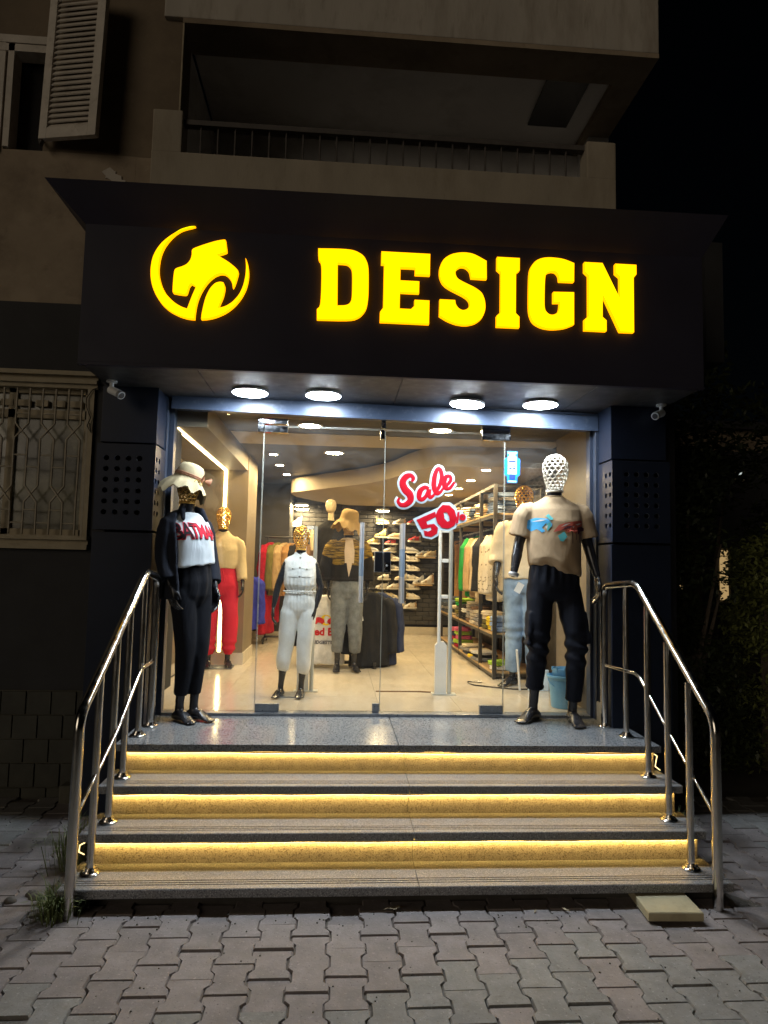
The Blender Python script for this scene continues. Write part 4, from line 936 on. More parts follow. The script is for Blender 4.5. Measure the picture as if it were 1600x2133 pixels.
def cuff(doll, J, sd, t, r, m, h=.018, name='cuff'):
    p0, p1 = lerp_path([Vector(J['hip'+sd]), Vector(J['knee'+sd]), Vector(J['ank'+sd])], (t-h, t+h), 2); c = MB(); n = 22
    for f, rr_ in ((0, r), (.33, r*1.04), (.66, r*1.02), (1, r*.99)): pass
    c.tube([p0, p0*.66+p1*.34, p0*.34+p1*.66, p1], [r, r*1.03, r*1.03, r*.98], n); doll.raw(name, c, m)
cuff(M_, MJ, 'L', 1.60, .060, K['navy_twill']); cuff(M_, MJ, 'R', 1.78, .052, K['navy_twill'])
M_.part('cargo_joggers', mb, K['navy_twill'], 8, wrinkle(.006, (7, 7, 5), .003, 11, knee), .0078)

# female mannequin on the landing
FJ = joints(lean=(-.06, .06), elL=(-.215, .06, 1.17), wrL=(-.205, -.02, .955), elR=(.20, .05, 1.15), wrR=(.18, -.04, .93), kneeL=(-.055, -.02, .49), kneeR=(.06, -.03, .49), ankL=(-.04, .03, .12), ankR=(.045, -.02, .12), hipL=(-.08, 0, .9), hipR=(.08, 0, .9), wide=.92, shL=(-.165, .01, 1.43), shR=(.165, .01, 1.43))
FZ = math.radians(52)
W_ = Doll('black mannequin in open black shirt and white lettered crop top', (-1.335, -.19, .622), FZ, 1.67, FJ, .0065, 'gold_dull', .98)
mb = MB(); S = lambda x, y, z: lean_(FJ, (x, y, z))
rg = [(1.475, .075, .06, 0), (1.445, .14, .078, 0), (1.40, .17, .095, 0), (1.31, .168, .128, -.018), (1.22, .17, .135, -.015), (1.14, .178, .135, -.01), (1.10, .182, .136, -.01)]
ell(mb, [(S(0, cy, z).x, S(0, cy, z).y, z, a, b, (lambda q: .025*math.cos(q*1)) if z < 1.15 else (lambda q: 0)) for z, a, b, cy in rg], 32)
def drape(P): return .005*np.clip((1.16-P[:, 2])/.15, 0, 1)*np.sin(np.arctan2(P[:, 1], P[:, 0])*7+1)
crop = W_.part('crop_top', mb, K['white_tee'], 4, wrinkle(.003, (8, 8, 4), .0015, 21, drape), .0075)
fw = Vector((math.sin(FZ), -math.cos(FZ), 0)); rt = Vector((math.cos(FZ), math.sin(FZ), 0)); oc = W_.T @ S(0, -.1, 1.335)
arcw = lambda x, z: (x*.95-.005, z*(1.45-1.2*x)-.5*x*x-.03*x)
def word_part(txt, keep, off):
    vs_, fs_ = text2d(txt, .092, off, None, shear=-.12, spacing=.88); w_lo, w_hi = min(v_[0] for v_ in vs_), max(v_[0] for v_ in vs_); cut = w_lo+(w_hi-w_lo)*.345
    fs_ = [f for f in fs_ if (sum(vs_[i][0] for i in f)/len(f) < cut) == keep]; return [arcw(*v_) for v_ in vs_], fs_
for keep, a_, b_ in ((True, 'print_crimson', 'print_black'), (False, 'print_black', 'print_crimson')):
    project_print(W_, crop, word_part('BATMAN', keep, .0055), oc, rt, fw, K[a_], 'lettering', .003); project_print(W_, crop, word_part('BATMAN', keep, .0018), oc, rt, fw, K[b_], 'lettering', .0045)
mb = MB()
ell(mb, [(S(0, 0, 1.17).x, S(0, 0, 1.17).y, 1.17, .125, .10), (0, 0, 1.10, .130, .102), (0, 0, .98, .150, .115), (0, 0, .88, .150, .108), (0, 0, .82, .12, .08), (0, 0, .80, .06, .05)], 28)
leg(mb, FJ, 'L', 1.76, [.086, .086, .082, .077, .071, .064, .056, .050, .045]); leg(mb, FJ, 'R', 1.76, [.086, .086, .082, .077, .071, .064, .056, .050, .045])
W_.part('loose_trousers', mb, K['black_linen'], 8, wrinkle(.005, (10, 10, 1.6), .002, 31, lambda P: .004*np.sin(np.arctan2(P[:, 1], P[:, 0])*9)*np.clip((P[:, 2]-.5)/.5, 0, 1)), .0078)
mb = MB()
def shell(mb, lv, gap, n=26, th=.016):
    rings = []
    for z, a, b, cy, g in lv:
        c = S(0, cy, z); outr, inr = [], []
        for j in range(n+1):
            gr_ = g+.60; gl_ = g+.30; q = math.radians(-90)+gr_+(2*math.pi-gr_-gl_)*j/n
            outr.append(V3(c.x+a*math.cos(q), c.y+b*math.sin(q), z)); inr.append(V3(c.x+(a-th)*math.cos(q), c.y+(b-th)*math.sin(q), z))
        rings.append(outr+inr[::-1])
    mb.loft(rings)
shell(mb, [(1.49, .085, .075, .01, .75), (1.455, .165, .10, .01, .72), (1.40, .20, .125, .005, .72), (1.28, .20, .155, -.005, .78), (1.1, .205, .165, 0, .80), (.95, .215, .175, 0, .75), (.86, .225, .18, 0, .72)], .6)
sleeve(mb, FJ, 'L', 1.72, .060, .054, 9); sleeve(mb, FJ, 'R', 1.72, .060, .054, 9)
for sgn in (-1, 1):   # collar flaps
    c = S(sgn*.085, -.055, 1.475); limb(mb, [c+V3(-sgn*.03, .06, .035), c+V3(0, .01, .02), c+V3(sgn*.02, -.03, -.05)], [.018, .022, .012], 10)
W_.part('open_shirt', mb, K['black_gauze'], 3, wrinkle(.006, (12, 12, 1.5), .003, 41), .0066)
def hat(label, c, T, R, m, seed, brim=.105, hgt=.115, bow=True):
    t = thing('sun_hat', label, 'hat', c, 'straw hats on the mannequins'); c = Vector(c)
    n = 60; prof = [(R*.05, hgt), (R*.45, hgt*.985), (R*.75, hgt*.90), (R*.92, hgt*.68), (R*.98, hgt*.35), (R, .02), (R*1.05, .0), (R+brim*.35, -.018), (R+brim*.7, -.044), (R+brim*.97, -.072), (R+brim, -.075), (R+brim*.97, -.077), (R+brim*.6, -.044), (R+brim*.2, -.014), (R*.96, .0), (R*.9, hgt*.6), (R*.6, hgt*.9), (R*.05, hgt*.98)]
    rings = []
    for r, h in prof:
        rg = []
        for j in range(n):
            a = 2*math.pi*j/n; k = max(0, (r-R)/brim)
            rg.append(c+(T @ V3(r*math.cos(a)*1.0, r*math.sin(a)*1.12, h+k*(.016*math.sin(11*a+seed)+.014*math.sin(5*a+seed*2)-.030*k*math.cos(2*a+.5)-.012))))
        rings.append(rg)
    mb = MB(); mb.loft(rings, cap=True); mb.build('straw_body', m, t, 70)
    if bow:
        rb = MB()
        for zz in (.022, .034): rb.tube([c+(T @ V3(R*1.005*math.cos(2*math.pi*j/40), R*1.125*math.sin(2*math.pi*j/40), zz)) for j in range(40)], .0042, 6, closed=True)
        rb.build('hat_band', K['ribbon'], t)
        b = MB()
        for sgn in (-1, 1):
            b.loft([[c+(T @ (V3(R*.5, -R*1.0, .03)+V3(.03*sgn*k*.8+.006*sgn, -.02-.014*k, .002*k)+V3(0, -.006*math.sin(q)*(.4+k), (.008+.016*k)*math.cos(q)))) for q in [2*math.pi*j/10 for j in range(10)]] for k in (0, .5, 1, 1.25)])
        b.build('bow', K['ribbon'], t)
    return t
hc = W_.T @ lean_(FJ, (0, -.012, 1.715))
hat('pale straw sun hat with brown ribbon bow on the female mannequin', hc, Matrix.Rotation(FZ, 3, 'Z') @ Matrix.Rotation(math.radians(12), 3, 'X') @ Matrix.Rotation(math.radians(15), 3, 'Y'), .090, K['straw'], 1., .064, .118)

# ---------------- mannequins inside
fabric('white_seersucker', (.82, .83, .82), bump=.9, bs=120); fabric('cream_jersey', (.62, .50, .30)); fabric('red_fleece', (.55, .025, .05)); fabric('denim_grey', (.16, .17, .175), var=.35, vs=14); fabric('denim_blue', (.22, .31, .44), var=.4, vs=5)
fabric('cream_shirt', (.66, .56, .40)); fabric('black_knit', (.022, .02, .02)); fabric('mustard_knit', (.26, .17, .035), var=.75, vs=26, bump=.8, bs=120, stretch=(.35, .35, 3.2), dirt=[((.05, .035, .02), 22, .5, .56, .9)]); fabric('cream_trim', (.62, .50, .38)); fabric('button', (.2, .18, .16), bump=0); fabric('straw_dark', (.42, .29, .13), bump=.6, bs=200)
# child in white jumpsuit
CJ = joints(hipL=(-.095, 0, .86), hipR=(.085, 0, .86), kneeL=(-.135, -.01, .46), kneeR=(.07, -.02, .46), ankL=(-.17, .0, .085), ankR=(.045, .01, .085), toeL=(-.3, -1, 0), toeR=(-.1, -1, 0), elL=(-.235, .02, 1.15), wrL=(-.27, -.03, .93), elR=(.225, .02, 1.15), wrR=(.175, -.03, .93), wide=.95, shL=(-.155, 0, 1.42), shR=(.155, 0, 1.42))
C_ = Doll('child mannequin in white sleeveless buttoned jumpsuit behind the door', (-.662, .64, .627), 0, 1.345, CJ, .0075, 'gold', 1.0)
mb = MB()
ell(mb, [(0, .01, 1.52, .06, .055), (0, .01, 1.49, .068, .06), (0, .01, 1.455, .135, .075), (0, .005, 1.43, .168, .09), (0, 0, 1.34, .165, .118), (0, -.005, 1.25, .170, .13), (0, -.005, 1.17, .165, .128), (0, -.005, 1.125, .132, .104), (0, 0, 1.105, .122, .096), (0, 0, 1.08, .142, .112), (0, 0, .98, .168, .120), (0, 0, .90, .172, .108), (0, 0, .84, .15, .085), (0, 0, .80, .09, .05)], 34)
leg(mb, CJ, 'L', 1.45, [.106, .102, .094, .088, .084, .081, .078, .076, .058]); leg(mb, CJ, 'R', 1.52, [.106, .102, .094, .088, .084, .081, .078, .076, .058])
waist = lambda P: .006*np.exp(-np.abs(P[:, 2]-.82)/.10)*np.sin(np.arctan2(P[:, 1], P[:, 0])*22)
ju = C_.part('jumpsuit', mb, K['white_seersucker'], 7, wrinkle(.0045, (10, 10, 3), .002, 51, waist), .0065)
mb = MB(); limb(mb, [C_.T.inverted() @ V3(-.662+.128*math.cos(a), .64+.098*math.sin(a), 1.449) for a in np.linspace(-3.3, .2, 12)], [.009]*12, 8); C_.raw('waist_tie', mb, K['white_seersucker'])
for z in (1.50, 1.455, 1.35, 1.255):
    project_print(C_, ju, poly2d([(.008*math.cos(a), .008*math.sin(a)) for a in np.linspace(0, 5.6, 9)]), C_.T @ V3(.0, 0, z), R_, F_, K['button'], 'button', .004)
for sx in (-.075, .075):
    pk = project_print(C_, ju, poly2d([(-.042, -.045), (.042, -.045), (.042, .04), (-.042, .04)]), C_.T @ V3(sx, 0, 1.315), R_, F_, K['white_seersucker'], 'pocket', .006)
    project_print(C_, ju, poly2d([(-.046, .012), (.0, -.004), (.046, .012), (.046, .034), (-.046, .034)]), C_.T @ V3(sx, 0, 1.335), R_, F_, K['white_seersucker'], 'pocket_flap', .010)
    project_print(C_, ju, poly2d([(.006*math.cos(a), .006*math.sin(a)) for a in np.linspace(0, 5.6, 8)]), C_.T @ V3(sx, 0, 1.337), R_, F_, K['button'], 'button', .013)
MB().box(-.84, -.60, .60, .82, .621, .627, .001).build('base_plate', K['patch_worn'], C_.t)
# red trousers by the lit column
RJ = joints(elR=(.215, 0, 1.16), wrR=(.235, -.06, .95), hipL=(-.095, 0, .9), hipR=(.095, 0, .9), kneeL=(-.115, -.01, .48), kneeR=(.115, -.03, .48), ankL=(-.105, .02, .085), ankR=(.105, .02, .085), wide=.95)
R2 = Doll('mannequin in cream long-sleeved crop top and red cargo joggers', (-1.53, 2.10, .628), math.radians(12), 1.60, RJ, .011, 'gold', .95, headrows=10)
mb = MB()
ell(mb, [(0, .01, 1.52, .06, .055), (0, .01, 1.48, .09, .068), (0, .01, 1.44, .17, .09), (0, 0, 1.34, .178, .12), (0, 0, 1.22, .178, .13), (0, 0, 1.14, .17, .125), (0, 0, 1.10, .15, .115)], 28)
sleeve(mb, RJ, 'L', 1.85, .075, .06, 8); sleeve(mb, RJ, 'R', 1.85, .075, .06, 8)
R2.part('long_sleeved_top', mb, K['cream_jersey'], 4, wrinkle(.006, (9, 9, 6), .003, 61), .010)
mb = MB(); ell(mb, [(0, 0, 1.12, .14, .105), (0, 0, 1.0, .17, .125), (0, 0, .9, .18, .13), (0, 0, .83, .15, .10), (0, 0, .8, .08, .06)], 28)
leg(mb, RJ, 'L', 1.80, [.096, .097, .093, .09, .086, .083, .079, .072, .052]); leg(mb, RJ, 'R', 1.80, [.096, .097, .093, .09, .086, .083, .079, .072, .052]); cargo(mb, RJ, 'R', .55, 1)
R2.part('joggers', mb, K['red_fleece'], 7, wrinkle(.006, (8, 8, 5), .003, 71, lambda P: .008*np.exp(-((P[:, 2]-.2)/.08)**2)*np.sin(P[:, 2]*80)), .010)
mb = MB(); mb.tube([(-.005, -.135, 1.09), (-.015, -.15, 1.0), (-.02, -.152, .93)], .005, 6); mb.tube([(.005, -.135, 1.09), (.02, -.15, 1.02), (.028, -.152, .95)], .005, 6); R2.raw('drawstring', mb, K['red_fleece'])
MB().box(-1.69, -1.38, 1.98, 2.24, .6215, .628, .001).build('base_plate', K['patch_worn'], R2.t)
# knit cardigan, bucket hat
HJ = joints(hipL=(-.09, 0, .9), hipR=(.09, 0, .9), kneeL=(-.095, -.01, .48), kneeR=(.10, -.03, .48), ankL=(-.095, .0, .085), ankR=(.10, .0, .085), elL=(-.24, .05, 1.17), wrL=(-.22, .06, .95), elR=(.24, .05, 1.17), wrR=(.24, .04, .95), wide=1.0)
H2 = Doll('mannequin in brown hat, mustard yoke cardigan and grey jeans', (-.262, 1.95, .627), math.radians(6), 1.56, HJ, .011, 'gold_dull', .95, headrows=9)
mb = MB(); ell(mb, [(0, 0, 1.15, .14, .105), (0, 0, 1.02, .165, .12), (0, 0, .9, .175, .125), (0, 0, .83, .15, .10), (0, 0, .8, .08, .06)], 28)
leg(mb, HJ, 'L', 1.62, [.098, .102, .098, .094, .088, .082, .076, .070, .066]); leg(mb, HJ, 'R', 1.62, [.098, .102, .098, .094, .088, .082, .076, .070, .066])
H2.part('jeans', mb, K['denim_grey'], 7, wrinkle(.005, (8, 8, 6), .003, 81), .010)
mb = MB(); ell(mb, [(0, .01, 1.50, .07, .06), (0, .01, 1.47, .12, .08), (0, .01, 1.44, .175, .095), (0, 0, 1.34, .185, .125), (0, 0, 1.25, .187, .13), (0, 0, 1.19, .19, .134)], 28)
sleeve(mb, HJ, 'L', .60, .08, .085, 6); sleeve(mb, HJ, 'R', .60, .08, .085, 6)
yk = H2.part('knit_yoke', mb, K['mustard_knit'], 3, wrinkle(.004, (9, 9, 6), .002, 91), .010)
mb = MB(); ell(mb, [(0, 0, 1.285, .183, .128), (0, 0, 1.18, .186, .131), (0, 0, 1.08, .19, .135), (0, 0, 1.02, .18, .13)], 28)
sleeve(mb, HJ, 'L', 1.6, .083, .075, 6, .55); sleeve(mb, HJ, 'R', 1.6, .083, .075, 6, .55)
kn = H2.part('cardigan', mb, K['black_knit'], 3, wrinkle(.005, (9, 9, 6), .003, 95), .010)
hf = Vector((math.sin(math.radians(6)), -math.cos(math.radians(6)), 0)); hr = Vector((math.cos(math.radians(6)), math.sin(math.radians(6)), 0))
project_print(H2, yk, poly2d([(-.035, .25), (.035, .25), (.05, .12), (.045, .0), (-.045, .0), (-.05, .12)]), H2.T @ V3(0, 0, 1.22), hr, hf, K['cream_trim'], 'inner_top', .010)
kv = project_print(H2, kn, poly2d([(-.045, .26), (.045, .26), (.042, .12), (.018, -.03), (-.004, -.12), (-.02, -.03), (-.04, .12)]), H2.T @ V3(0, 0, 1.20), hr, hf, K['cream_trim'], 'inner_top', .012)
mb = MB(); mb.tube([(.075*math.cos(a), .005+.07*math.sin(a), 1.49-.012*math.sin(a)) for a in np.linspace(-3.0, -.1, 10)], .010, 8); H2.raw('neck_trim', mb, K['cream_trim'])
hat('brown crumpled hat on the mannequin in the yoke cardigan', H2.T @ V3(0, -.01, 1.715), Matrix.Rotation(math.radians(-20), 3, 'Z') @ Matrix.Rotation(math.radians(10), 3, 'Y'), .092, K['straw_dark'], 2.4, .07, .115, False)
# white shirt, blue jeans by the shelving
SJ = joints(elL=(-.235, -.01, 1.16), wrL=(-.235, -.09, .98), kneeL=(-.085, -.02, .49), kneeR=(.085, -.02, .49), ankL=(-.10, .01, .085), toeL=(-.55, -1, 0), wide=1.08)
S2 = Doll('gold-headed mannequin in cream shirt and faded blue jeans', (1.325, 1.22, .622), math.radians(-22), 1.805, SJ, .0095, 'gold', .98)
mb = MB(); ell(mb, [(0, .01, 1.51, .07, .062), (0, .01, 1.48, .11, .075), (0, .01, 1.44, .185, .10), (0, 0, 1.34, .198, .13), (0, 0, 1.2, .198, .14), (0, 0, 1.05, .20, .14), (0, 0, .955, .198, .14)], 30)
sleeve(mb, SJ, 'L', 1.28, .085, .07, 8); sleeve(mb, SJ, 'R', 1.28, .085, .07, 8)
q = lerp_path([Vector(SJ['shL']), Vector(SJ['elL']), Vector(SJ['wrL'])], (1.12, 1.32), 3); mb.tube(q, .078, 14)
S2.part('shirt', mb, K['cream_shirt'], 4, wrinkle(.008, (8, 8, 6), .004, 101), .0095)
mb = MB(); ell(mb, [(0, 0, 1.0, .16, .12), (0, 0, .9, .172, .125), (0, 0, .83, .15, .10), (0, 0, .8, .08, .06)], 28)
leg(mb, SJ, 'L', 1.84, [.098, .10, .096, .09, .082, .077, .072, .067, .066]); leg(mb, SJ, 'R', 1.84, [.098, .10, .096, .09, .082, .077, .072, .067, .066])
S2.part('jeans', mb, K['denim_blue'], 7, wrinkle(.006, (8, 8, 7), .003, 111, lambda P: .006*np.exp(-((P[:, 2]-.48)/.1)**2)*np.sin(P[:, 2]*75)), .0095)
pt_ = MB().box(-.03, .03, -.001, .001, -.045, .045).build('price_tag', K['white_plastic'], S2.t); pt_.location = (1.225-1.325, 1.02-1.22, 1.50-.622); pt_.data.transform(Matrix.Rotation(.5, 4, 'Y') @ Matrix.Translation(S2.base))

# ------------------------------------------------------------------ shop interior: shell
FZ0 = .62
K['marble'] = mat('marble_tile', (.60, .54, .44), .14, var=.05, vs=2, rnd=.04, stretch=(5, 1.3, 1), dirt=[((.42, .34, .25), 2.2, .52, .75, .45)], rvar=.05)
K['taupe'] = mat('taupe_wall', (.21, .165, .11), .55, var=.1, vs=3, bump=.1, bs=60); K['dark_wall'] = mat('dark_wall', (.055, .050, .047), .5, var=.2, vs=3, rvar=.1, dirt=[((.10, .09, .08), 8, .6, .8, .4)])
K['ceil_dark'] = mat('dark_ceiling', (.052, .05, .055), .6, var=.1, vs=2); K['ceil_beige'] = mat('beige_ceiling', (.40, .33, .23), .7, var=.06, vs=2); K['skirting'] = mat('marble_skirting', (.60, .55, .46), .25, var=.1, vs=5)
K['wood'] = mat('shelf_wood', (.50, .34, .17), .5, var=.2, vs=5, stretch=(6, .6, 6)); K['black_metal'] = mat('black_metal', (.035, .032, .030), .4, var=.15, vs=8); K['acrylic'] = mat('pale_ledge', (.5, .48, .42), .2, var=.05)
fl = tag(MB().box(-1.87, 1.7, .052, 5.75, .52, .610).build('shop_floor', K['mortar']), kind='structure')
tm = MB().box(-.2992, .2992, -.2992, .2992, -.012, 0, .0006).mesh('floor_tile', smooth=20); tm.materials.append(K['marble'])
for i in range(6):
    for j in range(10):
        x, y = -1.53+i*.6, .36+j*.6
        o = bpy.data.objects.new('floor_tile', tm); COL.objects.link(o); o.parent = fl; o.location = (x, y, FZ0); o.rotation_euler.z = math.pi*RND.randint(0, 1)
def shell_box(name, m, *a): return tag(bx(name, m, None, *a), kind='structure')
shell_box('shop_wall_left', K['taupe'], -1.95, -1.86, .052, 5.8, FZ0-.05, 2.82)
shell_box('shop_wall_right', K['dark_wall'], 1.66, 1.75, .92, 5.8, FZ0-.05, 2.82)
shell_box('shop_wall_reveal', K['taupe'], 1.525, 1.66, .052, .92, FZ0-.05, 2.82)
K['black_brick'] = mat('black_brick', (.045, .043, .042), .45, var=.25, vs=9, bump=.3, bs=70, rnd=0.1)
bw = shell_box('shop_wall_back', K['groove'], -1.95, 1.75, 5.70, 5.8, FZ0-.05, 2.82)
bkm = MB().box(-.096, .096, -.012, .012, -.030, .030, .006).mesh('brick', smooth=30); bkm.materials.append(K['black_brick'])
nb = 0; rest = MB(); allb = []
for r in range(29):
    for c in range(14):
        x = -1.02+c*.2+(.1 if r % 2 else 0); z = .80+r*.068
        if x < 1.6: allb.append((abs(x-.35)+abs(z-1.7)*.6, x, z))
allb.sort()
for d, x, z in allb:
    if nb < 290:
        o = bpy.data.objects.new('brick', bkm); COL.objects.link(o); o.parent = bw; o.location = (x, 5.694+RND.uniform(-.004, .004), z); nb += 1
    else: rest.box(x-.096, x+.096, 5.682, 5.699, z-.03, z+.03)
tag(rest.build('brickwork', K['black_brick'], bw), kind='stuff')
shell_box('shop_partition', K['dark_wall'], -1.86, -1.06, 4.80, 5.68, FZ0, 2.80)
co_ = shell_box('shop_column', K['taupe'], -1.86, -1.32, 2.30, 3.05, FZ0, 2.80)
sk = MB(); sk.box(-1.86, -1.308, 2.288, 2.299, FZ0, .74); sk.box(-1.319, -1.308, 2.2995, 3.05, FZ0, .74); sk.box(-1.04, 1.65, 5.655, 5.669, FZ0, .735); sk.box(-1.86, -1.048, 4.786, 4.7995, FZ0, .72); sk.box(-1.859, -1.85, .06, 2.287, FZ0, .72)
tag(sk.build('skirting', K['skirting']), kind='structure')
shell_box('shop_ceiling', K['ceil_dark'], -1.95, 1.75, .052, 5.8, 2.802, 2.9)
shell_box('ceiling_band', K['ceil_beige'], -1.31, 1.6, .95, 1.52, 2.785, 2.8015)
shell_box('ceiling_front', K['ceil_dark'], -1.31, 1.5, .06, .94, 2.79, 2.8012)
shell_box('ceiling_bulkhead', K['taupe'], -1.859, -1.33, .06, 2.299, 2.632, 2.8005)
og = [(-.99, 4.35), (-1.0, 4.1), (-.9, 3.9), (-.7, 3.66), (-.41, 3.28), (-.15, 2.95), (.05, 2.62), (.2, 2.25), (.3, 1.85), (.42, 1.52), (.62, 1.34), (.9, 1.29), (1.15, 1.28), (1.64, 1.28), (1.64, 5.68), (-.2, 5.68), (-.6, 5.3), (-.85, 4.85), (-.96, 4.6)]
ogs = [tuple(p) for p in spline(og[:13], 5)]+og[13:]
tag(MB().prism(ogs, 2.60, 2.785, 'z').build('ceiling_island', K['ceil_beige'], None), kind='structure')
# wall LED line: along the bulkhead, then down the column
t = thing('led_line_light', 'bright warm light line running along the bulkhead and down the column', 'led strip', (-1.545, 1.2, 2.63))
bx('ceiling_run', K['led_white'], t, -1.572, -1.542, .10, 2.296, 2.624, 2.6315); bx('column_run', K['led_white'], t, -1.572, -1.542, 2.2905, 2.2985, .75, 2.623)
def downlight(x, y, z, r, label, m='down', h=.004):
    t = thing('downlight', label, 'downlight', (x, y, z), 'recessed ceiling lights in the shop')
    MB().lathe([(r*1.25, 0), (r*1.25, -.006), (r*1.02, -.008), (r, -.002)], (x, y, z), 24).build('trim_ring', K['white_plastic'], t)
    MB().lathe([(r, -.0035), (r*.5, -.0055), (0.0, -.006)], (x, y, z), 24).build('diffuser', K[m], t)
for x, y, z, r, lb in ((-1.06, 2.2, 2.802, .043, 'small ceiling downlight, front one of the row beside the lit column'), (-1.06, 2.94, 2.802, .043, 'small ceiling downlight, middle one of the row beside the lit column'), (-1.04, 3.75, 2.802, .043, 'small ceiling downlight, rear one of the row beside the lit column'),
                      (1.02, 1.46, 2.6, .043, 'downlight in the beige ceiling island, frontmost over the shelving'), (1.03, 2.25, 2.6, .043, 'downlight in the beige ceiling island, second over the shelving'), (1.04, 3.02, 2.6, .043, 'downlight in the beige ceiling island, third over the shelving'), (1.04, 3.72, 2.6, .043, 'downlight in the beige ceiling island, rearmost over the shelving')): downlight(x, y, z, r, lb)
downlight(-.43, 1.98, 2.802, .085, 'wide round ceiling light above the hatted mannequin', 'panel_light')
downlight(-.62, .62, 2.79, .085, 'wide round ceiling light just inside the door above the child mannequin', 'panel_light'); downlight(.45, .62, 2.79, .085, 'wide round ceiling light just inside the door above the sale stickers', 'panel_light')
for x, y, z, lb in ((-.93, 5.45, 2.56, 'upper glowing round lamp above the left shoe shelves'), (-.92, 5.3, 2.49, 'lower glowing round lamp above the left shoe shelves'), (.30, 5.35, 2.50, 'glowing round lamp above the yellow boots')):
    t = thing('wall_lamp', lb, 'lamp', (x, y, z), 'glowing lamps over the shoe wall'); MB().lathe([(.0, .03), (.10, .03), (.105, .0), (.10, -.004)], (x, y, z), 20).build('shade', K['white_plastic'], t); MB().lathe([(.10, -.0045), (.05, -.012), (0, -.013)], (x, y, z), 20).build('diffuser', K['panel_light'], t); MB().tube([(x, y, z+.03), (x, 5.685, z+.03)], .008, 8).build('arm', K['black_metal'], t)

# ------------------------------------------------------------------ garments and folded clothes
COLS = dict(black=(.02, .02, .022), navy=(.03, .04, .09), beige=(.56, .44, .29), cream=(.66, .56, .40), tan=(.36, .20, .08), green=(.02, .26, .05), olive=(.15, .13, .04), red=(.34, .012, .03), white=(.72, .70, .66), grey=(.28, .27, .26), denim=(.13, .18, .28), darkdenim=(.07, .08, .10), lightblue=(.30, .40, .62), yellow=(.72, .52, .03), pink=(.6, .12, .22), lime=(.35, .55, .06), blue=(.04, .05, .38), brown=(.20, .12, .07), camel=(.42, .29, .15))
for k_, c_ in COLS.items(): fabric('cl_'+k_, c_, var=.22, vs=14)
K['cl_leaf'] = mat('cl_leaf', (.62, .54, .42), .9, var=.08, vs=9, speck=[((.16, .13, .09), 26, .60, .64)], bump=.2, bs=300); K['cl_camo'] = mat('cl_camo', (.16, .15, .11), .9, var=.3, vs=9, speck=[((.42, .38, .30), 22, .54, .57), ((.04, .04, .04), 27, .56, .59)]); K['cl_print'] = mat('cl_print', (.42, .36, .30), .9, var=.3, vs=9, speck=[((.08, .07, .07), 34, .53, .57), ((.66, .6, .5), 40, .58, .62)])
def shirt_mesh(seed, long=False, length=.68, trousers=False):
    mb = MB(); rr = random.Random(seed)
    if trousers:
        ell(mb, [(0, 0, -.06, .10, .03), (0, 0, -.3, .11, .032), (0, 0, -.6, .10, .03), (0, 0, -.95, .085, .028)], 20)
    else:
        ell(mb, [(0, 0, -.055, .05, .03), (0, 0, -.075, .10, .035), (0, 0, -.11, .19, .036), (0, 0, -.16, .215, .04), (0, 0, -.4, .215, .045), (0, 0, -length, .225, .05), (0, 0, -length-.02, .222, .046)], 26)
        for sg_ in (-1, 1):
            L_ = .55 if long else .24
            mb.tube([(sg_*.17, 0, -.12), (sg_*.225, -.01, -.2), (sg_*(.25 if not long else .255), -.02, -.12-L_)], [.05, .062, .055], 12)
    return remesh(mb, .011, 3, wrinkle(.013, (13, 13, 2.0), .004, seed), 'garment')
GAR = {k_: shirt_mesh(*a) for k_, a in dict(short=(201, False), short2=(202, False, .72), long=(203, True, .72), long2=(204, True, .78), trousers=(205, False, .7, True)).items()}
for m_ in GAR.values(): m_.materials.append(K['cl_black'])
hk = MB(); hk.tube([(0, 0, -.06), (0, 0, -.02), (.015, 0, .0), (.022, 0, .02), (.01, 0, .035), (-.012, 0, .03)], .0025, 5); hk.tube([(-.17, 0, -.11), (-.03, 0, -.062), (.03, 0, -.062), (.17, 0, -.11)], .006, 6); HKM = hk.mesh('hanger'); HKM.materials.append(K['black_metal'])
TAGM = MB().box(-.018, .018, -.0008, .0008, -.03, .03).mesh('price_tag'); TAGM.materials.append(K['white_plastic'])
def hang(name, kind, col, x, y, z, rz, label, group, cat='shirt'):
    x += dict(green=-.07, camel=-.035, tan=-.03).get(col, 0) if x > 1.3 else 0
    o = bpy.data.objects.new(name, GAR[kind]); COL.objects.link(o); o.location = (x, y, z); o.rotation_euler.z = rz
    o.material_slots[0].link = 'OBJECT'; o.material_slots[0].material = K['cl_'+col]; tag(o, label, cat, group)
    h = bpy.data.objects.new('hanger', HKM); COL.objects.link(h); h.parent = o
    if RND.random() < .5:
        g_ = bpy.data.objects.new('price_tag', TAGM); COL.objects.link(g_); g_.parent = o; g_.location = (RND.uniform(-.12, .12), -.06, -RND.uniform(.2, .45)); g_.rotation_euler.y = RND.uniform(-.4, .4)
    return o
g = 'clothes hanging on the shelving rail'
